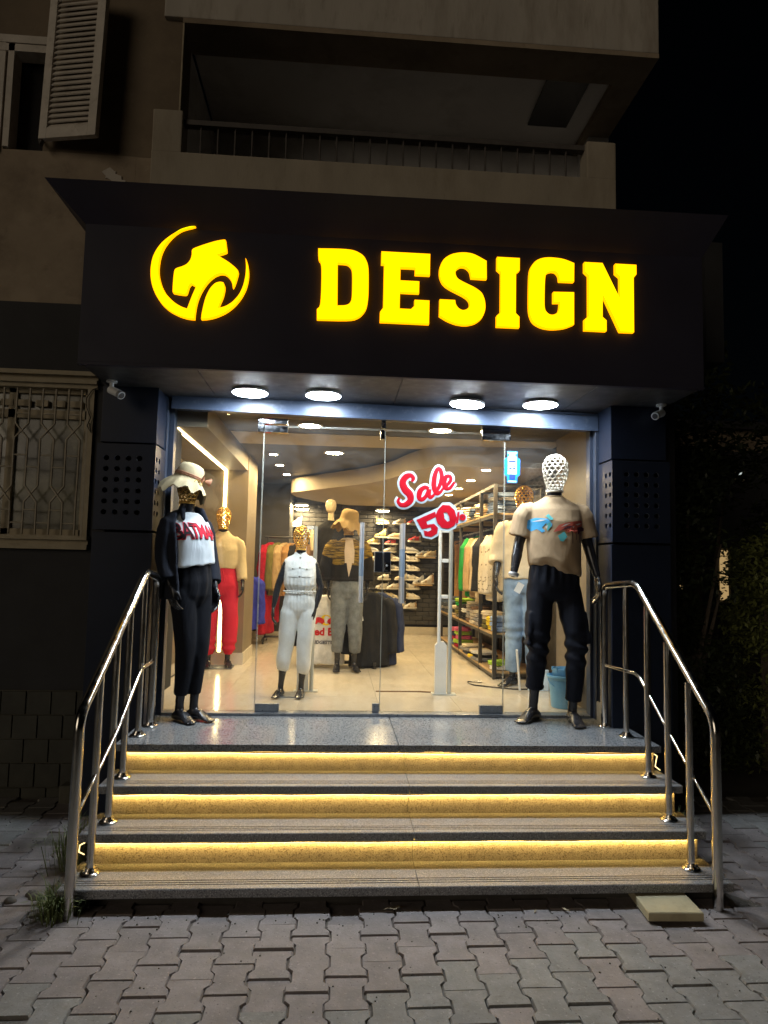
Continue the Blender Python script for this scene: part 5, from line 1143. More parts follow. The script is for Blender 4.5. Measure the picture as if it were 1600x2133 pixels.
for kind, col, y, rz, lb, cat in (
    ('long', 'leaf', 1.90, .25, 'cream leaf-printed shirt hanging behind the cream-shirted mannequin', 'shirt'), ('long', 'leaf', 2.02, .15, 'leaf-printed shirt hung second in the front bay', 'shirt'),
    ('long2', 'black', 2.36, .05, 'black shirt hung frontmost in the middle bay', 'shirt'), ('long', 'beige', 2.44, .3, 'beige shirt hung just behind the black shirt', 'shirt'), ('short2', 'cream', 2.53, .25, 'cream shirt hung second behind the black shirt', 'shirt'), ('long2', 'beige', 2.62, .3, 'beige long shirt hung third behind the black shirt', 'shirt'), ('long', 'camel', 2.72, .25, 'camel shirt hung between beige and green shirts', 'shirt'), ('long', 'green', 2.84, .3, 'bright green shirt hanging in the middle bay', 'shirt'), ('short2', 'black', 3.0, .2, 'black shirt hung behind the green one', 'shirt'), ('long', 'cream', 3.12, .2, 'cream shirt hung last in the middle bay', 'shirt'),
    ('trousers', 'camo', 3.48, .2, 'camouflage trousers hung frontmost in the rear bay', 'trousers'), ('trousers', 'beige', 3.62, .2, 'beige trousers hung second in the rear bay', 'trousers'), ('trousers', 'red', 3.76, .2, 'dark red trousers hung in the rear bay', 'trousers'), ('trousers', 'camel', 3.95, .3, 'camel trousers hung in the rear bay near the end post', 'trousers'), ('trousers', 'cream', 4.2, .3, 'cream trousers hung in the rear bay near the end post', 'trousers'), ('trousers', 'tan', 4.42, .3, 'tan trousers hung last in the rear bay', 'trousers')):
    hang('hanging_shirt' if cat == 'shirt' else 'hanging_trousers', kind, col, 1.37, y, 2.085, rz, lb, g, cat)
su = thing('clothes_shelving', 'black metal shelving with wooden boards along the shop wall', 'shelving', (1.37, 3.2, .62))
PY = [1.57, 2.2, 3.35, 4.79]
for y in PY:
    for x in (1.14, 1.60): bx('post', K['black_metal'], su, x-.018, x+.018, y-.018, y+.018, .622, 2.48, .002)
    for z in (.655, 1.02, 2.17, 2.462): bx('cross_bar', K['black_metal'], su, 1.1585, 1.5815, y-.012, y+.012, z-.012, z+.012)
for x in (1.14, 1.60):
    for z in (.652, 1.018, 2.168, 2.465): bx('long_bar', K['black_metal'], su, x-.014, x+.014, 1.5885, 4.7715, z-.014, z+.014)
for a, b in zip(PY, PY[1:]):
    for z in (.668, 1.034, 2.184): bx('shelf', K['wood'], su, 1.122, 1.618, a+.019, b-.019, z, z+.018, .002)
MB().tube([(1.37, 1.58, 2.108), (1.37, 4.78, 2.108)], .011, 10).build('hanging_rail', K['chrome'], su)
# folded clothes
def fold_mesh(seed):
    bm = bmesh.new(); bmesh.ops.create_cube(bm, size=2); bmesh.ops.subdivide_edges(bm, edges=bm.edges[:], cuts=7, use_grid_fill=True)
    P = np.array([q.co[:] for q in bm.verts]); r = np.linalg.norm(P, axis=1); mx = np.abs(P).max(1); nrm = (np.abs(P)**5).sum(1)**(1/5); P = P*(mx/nrm)[:, None]
    P = P*(1+.05*vnoise(P*2.2, seed)[:, None]); P[:, 2] += .12*vnoise(P*np.array([1.3, 1.3, .2]), seed+1); P[:, :2] *= (1-.05*(np.cos(P[:, 2]*7))[:, None])
    for q, p in zip(bm.verts, P): q.co = Vector(p)*.5+V3(0, 0, .5)
    me = bpy.data.meshes.new('folded_garment'); bm.to_mesh(me); bm.free(); me.polygons.foreach_set('use_smooth', [True]*len(me.polygons)); me.materials.append(K['cl_grey']); return me
FM = [fold_mesh(i*3+300) for i in range(4)]
def pile(x, y, z, cols, where, w=.26, d=.22, h=.035, what='garment', yaw=.15):
    for i, c in enumerate(cols):
        o = bpy.data.objects.new('folded_'+what, FM[RND.randrange(4)]); COL.objects.link(o); hh = h*RND.uniform(.85, 1.15)
        o.location = (x+RND.uniform(-.012, .012), y+RND.uniform(-.012, .012), z); o.rotation_euler.z = RND.uniform(-yaw, yaw); o.scale = (w*RND.uniform(.92, 1.06), d*RND.uniform(.92, 1.06), hh*1.12); z += hh
        o.material_slots[0].link = 'OBJECT'; o.material_slots[0].material = K['cl_'+c]
        pos = 'only one' if len(cols) == 1 else 'lowest' if i == 0 else 'topmost' if i == len(cols)-1 else ('second', 'third', 'fourth', 'fifth')[i-1]+' up'
        nm = dict(cl_print='patterned', leaf='leaf-printed', camo='camouflage', lightblue='pale blue', darkdenim='dark denim').get(c, 'patterned' if c == 'print' else c)
        tag(o, 'folded %s %s, %s %s' % (nm, what, pos, where), what, 'folded clothes on the shelving')
TS, MS, BS = 2.203, 1.053, .687
pile(1.31, 1.92, TS, ['denim', 'lightblue', 'denim', 'grey', 'lightblue'], 'on the top board behind the gold head', .3, .3, .045, 'jeans'); 
pile(1.26, 2.46, TS, ['beige', 'camel', 'cream'], 'on the top board, front of middle bay', .26, .24, .05, 'trousers', .4); pile(1.27, 2.74, TS, ['darkdenim', 'denim', 'denim'], 'on the top board, middle of middle bay', .27, .24, .045, 'jeans', .4); pile(1.26, 3.08, TS, ['cream', 'beige', 'cream'], 'on the top board, rear of middle bay', .28, .28, .055, 'trousers', .4)
pile(1.28, 3.60, TS, ['beige', 'camel', 'beige', 'camel'], 'on the top board, front of rear bay', .28, .28, .055, 'trousers', .3); pile(1.28, 4.05, TS, ['cream', 'grey', 'cream'], 'on the top board, rear of rear bay', .28, .28, .05, 'trousers', .3)
pile(1.23, 1.68, MS, ['lightblue', 'lightblue', 'lightblue'], 'nearest on the middle board', .2, .13, .05, 'shirt'); pile(1.23, 1.83, MS, ['yellow', 'yellow', 'yellow'], 'beside the pale blue pile', .2, .12, .045, 'shirt'); pile(1.24, 2.02, MS, ['olive', 'olive', 'cream', 'cream'], 'beside the yellow pile', .22, .2, .045, 'shirt')
pile(1.23, 2.36, MS, ['print', 'grey', 'print', 'leaf'], 'on the middle board, front of middle bay', .22, .2, .04, 'shirt'); pile(1.23, 2.60, MS, ['leaf', 'print', 'leaf', 'print', 'brown'], 'on the middle board, centre of middle bay', .22, .22, .038, 'shirt'); pile(1.23, 2.87, MS, ['brown', 'print', 'grey', 'print', 'print', 'cream'], 'on the middle board, third in middle bay', .22, .22, .036, 'shirt'); pile(1.24, 3.15, MS, ['black', 'black', 'white', 'black'], 'on the middle board, rear of middle bay', .22, .24, .045, 'shirt')
pile(1.24, 3.56, MS, ['camo', 'olive', 'camo', 'green', 'lime'], 'on the middle board, front of rear bay', .22, .24, .045, 'shirt'); pile(1.24, 4.0, MS, ['cream', 'black', 'cream'], 'on the middle board, centre of rear bay', .22, .24, .04, 'shirt')
for k_ in range(3): pile(1.24, 4.32+.16*k_*.9, MS, ['darkdenim', 'grey', 'darkdenim', 'denim', 'darkdenim'], ('in front of the denim heap', 'in the middle of the denim heap', 'at the back of the denim heap')[k_], .24, .16, .042, 'jeans', .5)
pile(1.22, 1.73, BS, ['white', 'lime'], 'nearest on the bottom board', .18, .16, .045, 'shirt', .6); pile(1.23, 2.38, BS, ['grey', 'black', 'white'], 'on the bottom board, front of middle bay', .24, .22, .035, 'shirt', .5); pile(1.22, 2.62, BS, ['yellow', 'black', 'cream'], 'on the bottom board beside the grey pile', .22, .2, .03, 'shirt', .5); pile(1.22, 2.95, BS, ['darkdenim', 'grey', 'cream'], 'on the bottom board, rear of middle bay', .24, .24, .035, 'shirt', .4)
pile(1.22, 3.55, BS, ['red', 'lime', 'pink', 'lime', 'pink'], 'on the bottom board, front of rear bay', .2, .22, .05, 'sweater', .3); pile(1.22, 3.9, BS, ['denim', 'red', 'navy', 'pink'], 'on the bottom board, rear of rear bay', .2, .24, .05, 'sweater', .3)

# ------------------------------------------------------------------ shoe wall
K['sole'] = mat('shoe_sole', (.68, .64, .55), .5, var=.08, vs=12); 
SHOE = dict(white=(.70, .66, .58), cream=(.64, .54, .36), yellow=(.62, .48, .16), red=(.52, .05, .05), grey=(.34, .34, .34), tan=(.50, .34, .2))
for k_, c_ in SHOE.items(): K['sh_'+k_] = mat('shoe_'+k_, c_, .55, var=.15, vs=30, bump=.3, bs=60)
def shoe_meshes(high):
    up, so_ = MB(), MB(); n = 14
    st_ = [(-.135, .030, .08 if not high else .15), (-.12, .036, .09 if not high else .155), (-.08, .038, .085 if not high else .15), (-.04, .038, .075 if not high else .12), (0, .040, .085), (.05, .043, .062), (.095, .044, .045), (.125, .038, .034), (.14, .02, .024)]
    up.loft([[V3(x, w_*math.cos(a), .022+h*.5+h*.5*math.copysign(abs(math.sin(a))**.8, math.sin(a))) for a in [2*math.pi*j/n for j in range(n)]] for x, w_, h in st_])
    lace = MB()
    for i in range(4): up.tube([(-.02+i*.022, -.02, .105-i*.010), (-.015+i*.022, 0, .113-i*.011), (-.02+i*.022, .02, .105-i*.010)], .004, 5)
    up.tube([(-.135, 0, .10 if not high else .17), (-.15, 0, .125 if not high else .195), (-.13, 0, .13 if not high else .2)], .006, 5)
    so_.loft([[V3(x, w_*y, z) for y, z in ((-1, .004), (-1.05, .028), (1.05, .028), (1, .004))] for x, w_ in ((-.145, .03), (-.12, .041), (-.04, .042), (.05, .048), (.11, .047), (.14, .034), (.152, .014))])
    return up.mesh('sneaker', smooth=60), so_.mesh('sole', smooth=40)
SM_ = {h: shoe_meshes(h) for h in (0, 1)}
SHOE['ink'] = 1; K['sh_ink'] = mat('shoe_ink', (.03, .035, .05), .5, var=.2)
ACC = {}
for h_ in (0, 1):
    q_ = MB(); n_ = 14
    for xs in (((-.138, .0305, .081+.07*h_), (-.12, .0372, .091+.066*h_), (-.09, .0392, .084+.066*h_)), ((.03, .0432, .066), (.05, .0442, .060), (.065, .0446, .055))): q_.loft([[V3(x, w_*1.02*math.cos(a), .022+h*.5+h*.5*math.copysign(abs(math.sin(a))**.8, math.sin(a))) for a in [2*math.pi*j/n_ for j in range(n_)]] for x, w_, h in xs])
    ACC[h_] = q_.mesh('heel_panel'); ACC[h_].materials.append(K['sh_grey'])
for u_, s_ in SM_.values(): u_.materials.append(K['sh_white']); s_.materials.append(K['sole'])
ordn = ['topmost', 'second', 'third', 'fourth', 'fifth', 'sixth', 'seventh', 'eighth', 'lowest']
rk = thing('shoe_wall_rack', 'small pale ledges fixed to the black brick shoe wall', 'shelf', (.3, 5.68, 1.6))
def shoe(x, z, col, flip, high, label, ledge=True, y=5.57):
    o = bpy.data.objects.new('sneaker', SM_[high][0]); COL.objects.link(o); o.location = (x, y, z); o.rotation_euler.z = (math.pi if flip else 0)+RND.uniform(.2, .5)*(1 if flip else -1); o.scale = (.74, .8, .84)
    o.material_slots[0].link = 'OBJECT'; o.material_slots[0].material = K['sh_'+col]; tag(o, label, 'shoe', 'shoes on the brick wall')
    s_ = bpy.data.objects.new('sole', SM_[high][1]); COL.objects.link(s_); s_.parent = o
    a_ = bpy.data.objects.new('heel_panel', ACC[high]); COL.objects.link(a_); a_.parent = o; a_.material_slots[0].link = 'OBJECT'; a_.material_slots[0].material = K['sh_'+RND.choice(['grey', 'grey', 'tan', 'ink', 'cream', 'ink'])]
    if ledge: bx('ledge', K['acrylic'], rk, x-.085, x+.085, 5.52, 5.676, z-.005, z-.001)
rows_ = [(2.311, [(.32, 'yellow', 0, 0), (.58, 'grey', 1, 0), (.80, 'red', 1, 0)]), (2.09, [(.50, 'tan', 1, 0)]), (2.045, [(.82, 'red', 1, 0)]), (1.995, [(.46, 'red', 1, 0)]), (1.875, [(.16, 'grey', 0, 0), (.44, 'white', 1, 0), (.79, 'grey', 0, 0)]), (1.745, [(.16, 'white', 0, 0), (.50, 'white', 0, 1), (.80, 'white', 0, 0)]),
         (1.60, [(.17, 'white', 1, 0), (.51, 'grey', 0, 0), (.805, 'white', 0, 0)]), (1.452, [(.36, 'white', 1, 0), (.62, 'cream', 1, 0), (.81, 'white', 0, 0)]), (1.312, [(.33, 'white', 1, 0), (.50, 'white', 1, 0), (.81, 'white', 0, 0)]), (1.168, [(.48, 'cream', 0, 0), (.815, 'white', 0, 0)]), (1.022, [(.60, 'cream', 1, 0), (.77, 'white', 1, 0)])]
on_ = ['topmost', 'second', 'third', 'fourth', 'fifth', 'sixth', 'seventh', 'eighth', 'ninth', 'tenth', 'lowest']
for i, (z, l) in enumerate(rows_):
    for j, (x, c, fl_, hi_) in enumerate(l):
        shoe(x, z, c, fl_, hi_, '%s %s on the brick wall, %s row from the top%s' % (c, 'high-top' if hi_ else 'sneaker', on_[i], '' if len(l) == 1 else ', '+['first', 'second', 'last'][j if len(l) == 3 else (0, 2)[j]]+' in it'))
for x, z, c, fl_, hi_, lb in ((.30, 2.10, 'yellow', 1, 1, 'yellow high boot under the glowing lamp'), (.18, 2.0, 'yellow', 1, 0, 'yellow shoe below the glowing lamp'), (-1.03, 2.24, 'cream', 1, 1, 'cream high-top under the paired lamps'), (-.72, 2.08, 'cream', 0, 0, 'cream sneaker behind the gold child head'), (-.45, 2.08, 'cream', 1, 0, 'cream sneaker beside the pale torso arm'), (-.66, 1.90, 'cream', 1, 0, 'cream sneaker lower down behind the gold child head')): shoe(x, z, c, fl_, hi_, lb)
for x, z, k_ in ((1.02, 1.82, 0), (.98, 1.40, 1)):   # wooden corner ledges with shoes
    t = bx('corner_ledge', K['wood'], rk, x-.16, x+.11, 5.42, 5.676, z-.022, z-.003)
    for q in range(2): shoe(x-.08+.12*q, z, ('cream', 'white')[k_] if q else 'grey', 1, k_, '%s shoe on the %s wooden ledge beside the shelving, %s of two' % (('cream', 'white')[k_] if q else 'grey', ('upper', 'lower')[k_], ('first', 'second')[q]), False, 5.52)

# ------------------------------------------------------------------ racks, gates, bucket and small things
cr_ = thing('clothes_rack', 'black wheeled clothes rack with red and tan coats', 'clothes rack', (-.95, 4.3, .62))
for x in (-1.30, -.58):
    MB().tube([(x, 4.3, .68), (x, 4.3, 2.02)], .014, 8).build('upright', K['black_metal'], cr_); bx('foot_bar', K['black_metal'], cr_, x-.02, x+.02, 4.08, 4.52, .66, .69)
    for y in (4.1, 4.5): MB().lathe([(0, -.012), (.022, -.012), (.022, .012), (0, .012)], (x, y, .643), 12, 'x').build('caster', K['black_plastic'], cr_)
MB().tube([(-1.34, 4.3, 2.02), (-.54, 4.3, 2.02)], .014, 8).build('hanging_rail', K['black_metal'], cr_); MB().tube([(-1.30, 4.3, .70), (-.58, 4.3, .70)], .014, 8).build('lower_bar', K['black_metal'], cr_)
for i, (c, kd, x, rz, lb) in enumerate((('red', 'long2', -1.26, 1.15, 'long red shirt hung first on the wheeled rack'), ('olive', 'long', -1.16, 1.15, 'olive shirt hung beside the red one'), ('camel', 'long', -1.06, 1.1, 'camel shirt hung third on the wheeled rack'), ('tan', 'short2', -.97, 1.15, 'tan shirt hung fourth on the wheeled rack'), ('black', 'long', -.88, 1.1, 'black shirt on the wheeled rack behind the child mannequin'), ('tan', 'short', -.78, 1.1, 'tan shirt behind the gold child head'), ('brown', 'short', -.68, 1.1, 'brown shirt hung last on the wheeled rack'))):
    hang('hanging_shirt', kd, c, x, 4.3, 1.995, rz, lb, 'clothes on the wheeled rack')
hang('hanging_shirt', 'long2', 'red', -1.29, 4.22, 1.55, 1.2, 'lower red garment below the long red shirt', 'clothes on the wheeled rack')
dr = thing('display_stand', 'low black garment stand behind the hatted mannequin', 'clothes rack', (-.3, 2.25, .62))
for x in (-.62, .02): MB().tube([(x, 2.3, .65), (x, 2.3, 1.42)], .012, 8).build('upright', K['black_metal'], dr)
bx('base_bar', K['black_metal'], dr, -.64, .06, 2.27, 2.33, .645, .675, .003)
for x in (-.63, .04):
    for y in (2.12, 2.46): MB().lathe([(0, 0), (.02, 0), (.02, .02), (.008, .024), (.008, .05)], (x, y, .6215), 12).build('levelling_foot', K['black_metal'], dr)
    bx('foot_bar', K['black_metal'], dr, x-.015, x+.015, 2.1, 2.5, .655, .68)
MB().tube([(-.66, 2.3, 1.42), (.06, 2.3, 1.42)], .012, 8).build('hanging_rail', K['black_metal'], dr)
fabric('bull_red', (.6, .03, .03), bump=0); fabric('sun_yellow', (.85, .6, .02), bump=0); fabric('logo_grey', (.10, .10, .14), bump=0)
rt_ = hang('hanging_shirt', 'short2', 'white', -.50, 2.16, 1.405, -.1, 'white team shirt with red and yellow logo beside grey jeans', 'shirts on the low stand')
rt_.data = rt_.data.copy(); bpy.context.view_layer.update()
def print_on(o, tri, x, z, m, off):
    me = o.data; bt = BVHTree.FromPolygons([q.co for q in me.vertices], [p.vertices for p in me.polygons]); vs, fs = tri; out = []
    for px_, pz_ in vs:
        h = bt.ray_cast(V3(px_+x, -.5, pz_+z), V3(0, 1, 0)); out.append((px_+x, (h[0].y if h[0] is not None else -.06)-off, pz_+z))
    me2 = bpy.data.meshes.new('printed_logo'); me2.from_pydata(out, [], fs); return link('printed_logo', me2, m, o)
print_on(rt_, poly2d([(.055*math.cos(a), .055*math.sin(a)) for a in np.linspace(0, 6.0, 20)]), .04, -.30, K['sun_yellow'], .006)
print_on(rt_, poly2d([(-.10, -.02), (-.085, .01), (-.06, .025), (-.03, .03), (.0, .02), (.02, .005), (.028, -.02), (.015, -.03), (.0, -.045), (-.012, -.03), (-.04, -.025), (-.06, -.045), (-.075, -.03), (-.095, -.04)], [(.18, -.02), (.165, .01), (.14, .025), (.11, .03), (.08, .02), (.06, .005), (.052, -.02), (.065, -.03), (.08, -.045), (.092, -.03), (.12, -.025), (.14, -.045), (.155, -.03), (.175, -.04)]), .0, -.30, K['bull_red'], .009)
print_on(rt_, text2d('Red Bull', .105, .004), .04, -.42, K['bull_red'], .007); print_on(rt_, text2d('BRIDGESTONE', .048, .0015, shear=.2), .03, -.525, K['logo_grey'], .007)
hang('hanging_shirt', 'long2', 'black', -.02, 2.18, 1.44, .35, 'long black printed shirt beside grey jeans, frontmost on the low stand', 'shirts on the low stand'); hang('hanging_shirt', 'long', 'olive', .03, 2.34, 1.44, .4, 'olive-edged shirt behind the long black one', 'shirts on the low stand'); hang('hanging_shirt', 'long2', 'navy', .07, 2.28, 1.435, .4, 'dark navy shirt between the black and the olive one', 'shirts on the low stand')
hang('hanging_shirt', 'short', 'black', -.60, 2.42, 1.52, .3, 'dark shirt with mustard band behind the white team shirt', 'shirts on the low stand')
hang('hanging_shirt', 'long', 'blue', -1.52, 3.5, 1.60, .5, 'deep blue shirt glimpsed behind the lit column', 'shirts behind the column')
# pale-headed half torso above the stand
K['flesh'] = mat('ivory_plastic', (.66, .53, .33), .3, var=.08, vs=4)
tt = thing('torso_mannequin', 'ivory egg-headed torso in a black shirt above the hatted mannequin', 'mannequin', (-.45, 2.75, 1.42))
mb = MB(); ell(mb, [(0+-.45, 2.75, 1.56, .12, .09), (-.45, 2.75, 1.7, .14, .10), (-.45, 2.75, 1.95, .165, .11), (-.45, 2.75, 2.07, .15, .09), (-.45, 2.75, 2.13, .08, .06), (-.45, 2.75, 2.16, .05, .05)], 20); mb.v = [tuple(Vector(p)-V3(-.45, 2.75, 1.42)) for p in mb.v]
link('black_shirt', remesh(mb, .012, 3, wrinkle(.006, (9, 9, 6), .003, 121), 'black_shirt'), K['cl_black'], tt)
MB().lathe([(.0, 2.245), (.035, 2.25), (.052, 2.275), (.062, 2.32), (.060, 2.355), (.045, 2.385), (.02, 2.397), (0, 2.399)], (-.455, 2.73, 0), 20).build('egg_head', K['flesh'], tt); MB().tube([(-.45, 2.75, 2.12), (-.45, 2.745, 2.20), (-.452, 2.735, 2.27)], [.04, .033, .032], 14).build('neck', K['flesh'], tt)
for sg_, z1 in ((-1, 1.82), (1, 1.93)): MB().tube([(-.45+sg_*.16, 2.72, 2.08), (-.45+sg_*.19, 2.68, 2.03), (-.45+sg_*.195, 2.64, 1.95), (-.45+sg_*.19, 2.62, z1)], [.02, .033, .032, .022], 12).build('arm', K['flesh'], tt)
MB().tube([(-.45, 2.75, .622), (-.45, 2.75, 1.6)], .014, 8).build('pole', K['black_metal'], tt); MB().lathe([(0, 0), (.12, 0), (.12, .008), (0, .012)], (-.45, 2.75, .621), 20).build('base_disc', K['black_metal'], tt)
# anti-theft gates
def gate(label, x, y):
    t = thing('security_gate', label, 'security gate', (x, y, .62), 'anti-theft gates inside the doors')
    MB().tube([(x-.045, y, .63), (x-.045, y, 1.98)], .015, 10).build('upright', K['white_plastic'], t); MB().tube([(x+.045, y-.012, .63), (x+.045, y-.012, 1.985)], .017, 10).build('upright', K['grey_gate'], t)
    for z in (1.42, 1.72, 1.97): bx('cross_bar', K['white_plastic'], t, x-.029, x+.027, y-.012, y+.01, z-.015, z+.015, .003)
    MB().prism([(x-.075, .625), (x+.02, .625), (x+.02, 1.02), (x-.005, 1.05), (x-.05, 1.05), (x-.075, 1.02)], y-.02, y+.03).build('electronics_box', K['white_plastic'], t); bx('foot_plate', K['grey_gate'], t, x-.1, x+.1, y-.05, y+.05, .6205, .628, .002)
K['grey_gate'] = mat('gate_aluminium', (.52, .55, .55), .35, metal=.4, var=.06)
gate('white anti-theft gate below the discount sticker', .535, .80); gate('white anti-theft gate behind the child mannequin', -.60, .88)
# mop bucket
K['bucket'] = mat('bucket_plastic', (.16, .42, .72), .35, var=.08, vs=6); K['logo_gold'] = mat('logo_gold', (.62, .40, .08), .4, var=.1)
t = thing('mop_bucket', 'pale blue plastic mop bucket behind the mannequin leg', 'bucket', (1.385, .33, .62)); bc = (1.385, .33, .621)
MB().lathe([(0, 0), (.088, 0), (.092, .01), (.112, .21), (.118, .212), (.121, .225), (.126, .228), (.126, .24), (.116, .242), (.112, .232), (.088, .02), (0, .015)], bc, 32).build('tub', K['bucket'], t)
MB().tube([(1.385+.128*math.cos(a), .33-.03-.10*math.sin(a)*.35, .84-.075*math.sin(a)) for a in np.linspace(0, math.pi, 14)], .005, 6).build('carry_handle', K['bucket'], t)
wb = MB(); wb.lathe([(.075, .20), (.098, .245), (.102, .29), (.096, .291), (.07, .21)], (1.405, .34, .621), 24)
for k_ in range(5): a = math.pi+k_*.6; wb.box(1.405+.099*math.cos(a)-.009, 1.405+.099*math.cos(a)+.009, .34+.099*math.sin(a)-.006, .34+.099*math.sin(a)+.006, .90, .925)
wb.build('wringer_basket', K['bucket'], t)
lg = MB()
for r0, r1 in ((.036, .046), (.012, .022)):
    for k_ in range(24):
        a, b = 2*math.pi*k_/24, 2*math.pi*(k_+1)/24; P_ = []
        for rr_, q in ((r0, a), (r1, a), (r1, b), (r0, b)):
            x = .02+rr_*math.cos(q); z = .10+rr_*math.sin(q); R0 = .0925+.10*z+.0012; P_.append((1.385+R0*math.sin(x/R0+.25), .33-R0*math.cos(x/R0+.25), .621+z))
        lg.add(P_, [(0, 1, 2, 3)])
lg.build('printed_emblem', K['logo_gold'], t)
tag(MB().tube(bend([(.98, 1.36, .63), (.84, 1.40, .626), (.86, 1.22, .626), (1.02, 1.12, .626), (1.2, 1.02, .626), (1.42, 1.05, .626), (1.5, 1.25, .628)], .06), .006, 6).build('floor_cable', K['black_plastic']), 'black cable trailing on the tiles by the jeans mannequin', 'cable')
tag(MB().tube([(.44, .86, .625), (.36, .88, .625), (.26, .885, .624), (.1, .88, .624), (-.02, .88, .624)], .006, 6).build('floor_cable', K['cl_brown']), 'thin brown cable running along the tiles from the gate', 'cable')
tag(MB().tube([(1.17, .88, .98), (1.2, .93, .80), (1.22, .96, .63)], .010, 8).build('mop_stick', K['white_plastic']), 'short white stick standing beside the jeans mannequin foot', 'stick')
tag(MB().box(1.30, 1.48, .98, 1.0, .622, .80, .004, None).build('plastic_panel', K['stk_pale']), 'pale blue panel leaning behind the jeans mannequin foot', 'panel')

# ------------------------------------------------------------------ outside: loose slab, grass, rubbish, shrubs, far house
K['slab'] = mat('loose_slab', (.40, .35, .225), .85, var=.14, vs=7, bump=.3, bs=70, dirt=[((.24, .22, .14), 9, .52, .75, .6)])
sb = MB(); lo_, hi_ = PZ+.012, PZ+.050
c4 = [(1.112, -1.405), (1.365, -1.375), (1.352, -1.69), (1.095, -1.682)]
sb.loft([[V3(x, y, lo_) for x, y in c4], [V3(x, y, hi_-.004) for x, y in c4], [V3(1.231+(x-1.231)*.975, -1.54+(y+1.54)*.975, hi_) for x, y in c4]])
tag(sb.build('loose_slab', K['slab'], None, 25), 'loose yellowish concrete slab lying on the pavers before the steps', 'slab')
K['blade'] = mat('grass_blade', (.12, .15, .05), .7, var=.3, vs=12); K['dry'] = mat('dry_leaf', (.30, .24, .15), .8, var=.3, vs=20)
def tuft(label, c, n, h, spread, seed):
    rr = random.Random(seed); mb = MB()
    for _ in range(n):
        a = rr.uniform(0, 6.28); r = abs(rr.gauss(0, spread)); b = V3(c[0]+r*math.cos(a), c[1]+r*math.sin(a), c[2]); L_ = h*rr.uniform(.4, 1); o = V3(math.cos(a+rr.uniform(-.6, .6)), math.sin(a), 0)*L_*rr.uniform(.2, .8); w_ = rr.uniform(.002, .004); sd_ = V3(-o.y, o.x, 0).normalized()*w_ if o.length > 1e-4 else V3(w_, 0, 0)
        p1 = b+o*.35+V3(0, 0, L_*.7); p2 = b+o+V3(0, 0, L_*rr.uniform(.55, 1.0)); mb.add([b-sd_, b+sd_, p1+sd_*.8, p1-sd_*.8, p2], [(0, 1, 2, 3), (3, 2, 4)])
    return tag(mb.build('grass_tuft', K['blade'], None), label, 'grass', 'weeds at the foot of the handrail', 'stuff')
tuft('green weed tuft round the foot of the handrail post', (-1.60, -1.50, PZ-.012), 420, .13, .06, 3)
tuft('long straggling grass beside the side wall of the steps', (-1.72, -1.05, PZ-.012), 130, .30, .06, 4)
tuft('small weed sprouting beyond the handrail near the shrubs', (1.78, -.6, PZ-.012), 60, .14, .08, 5)
tag(MB().box(-2.16, -1.97, -.10, .005, PZ-.012, .17, .012).build('concrete_block', K['mortar']), 'small concrete block against the tiled wall base', 'block')
for i, (x, y, z, s, rz) in enumerate(((-.06, -1.535, PZ+.008, .055, .2), (.6, -1.57, PZ+.006, .02, 1.1), (.75, -1.56, PZ+.006, .025, 2.2))):
    l = MB(); n = 7
    up_ = [V3(s*(-1+2*k/(n-1)), .28*s*math.sin(math.pi*k/(n-1)), .16*s*abs(math.sin(2*k))) for k in range(n)]; dn_ = [V3(p.x, -p.y, p.z+.05*s) for p in up_]
    l.add([Matrix.Rotation(rz, 3, 'Z') @ p+V3(x, y, z) for p in up_+dn_], [(k, k+1, n+k+1, n+k) for k in range(n-1)])
    tag(l.build('dry_leaf', K['dry'], None), ('pale dry leaf curled under the lowest step near its middle', 'dry scrap lying by the lowest step towards the slab', 'small dry scrap beside the cracked paver near the slab')[i], 'leaf', 'dry leaves by the steps')
rr = random.Random(5); gm = MB()
for _ in range(420):
    x = rr.uniform(-2.6, 2.6); y = rr.uniform(-2.6, -1.45) if abs(x) < 1.7 else rr.uniform(-2.6, -.1); r = rr.uniform(.0015, .005)
    if rr.random() < .5: y = -1.52-abs(rr.gauss(0, .12)) if abs(x) < 1.7 else y
    gm.ball((x, y, PZ+r*.3), (r, r, r*.7), 5, 3)
tag(gm.build('grit', K['mortar'], None), 'scattered grit and crumbs on the pavers', 'grit', kind='stuff')
fk = MB()
for k_ in range(6): a = k_*1.05; fk.ball((-1.78+.07*k_*math.cos(a), -1.35-.03*k_, PZ+.005), (.03+.01*(k_ % 2), .025, .02), 7, 5)
tag(fk.build('rubble', K['soil'], None), 'broken soil and rubble beside the handrail foot', 'rubble', kind='stuff')
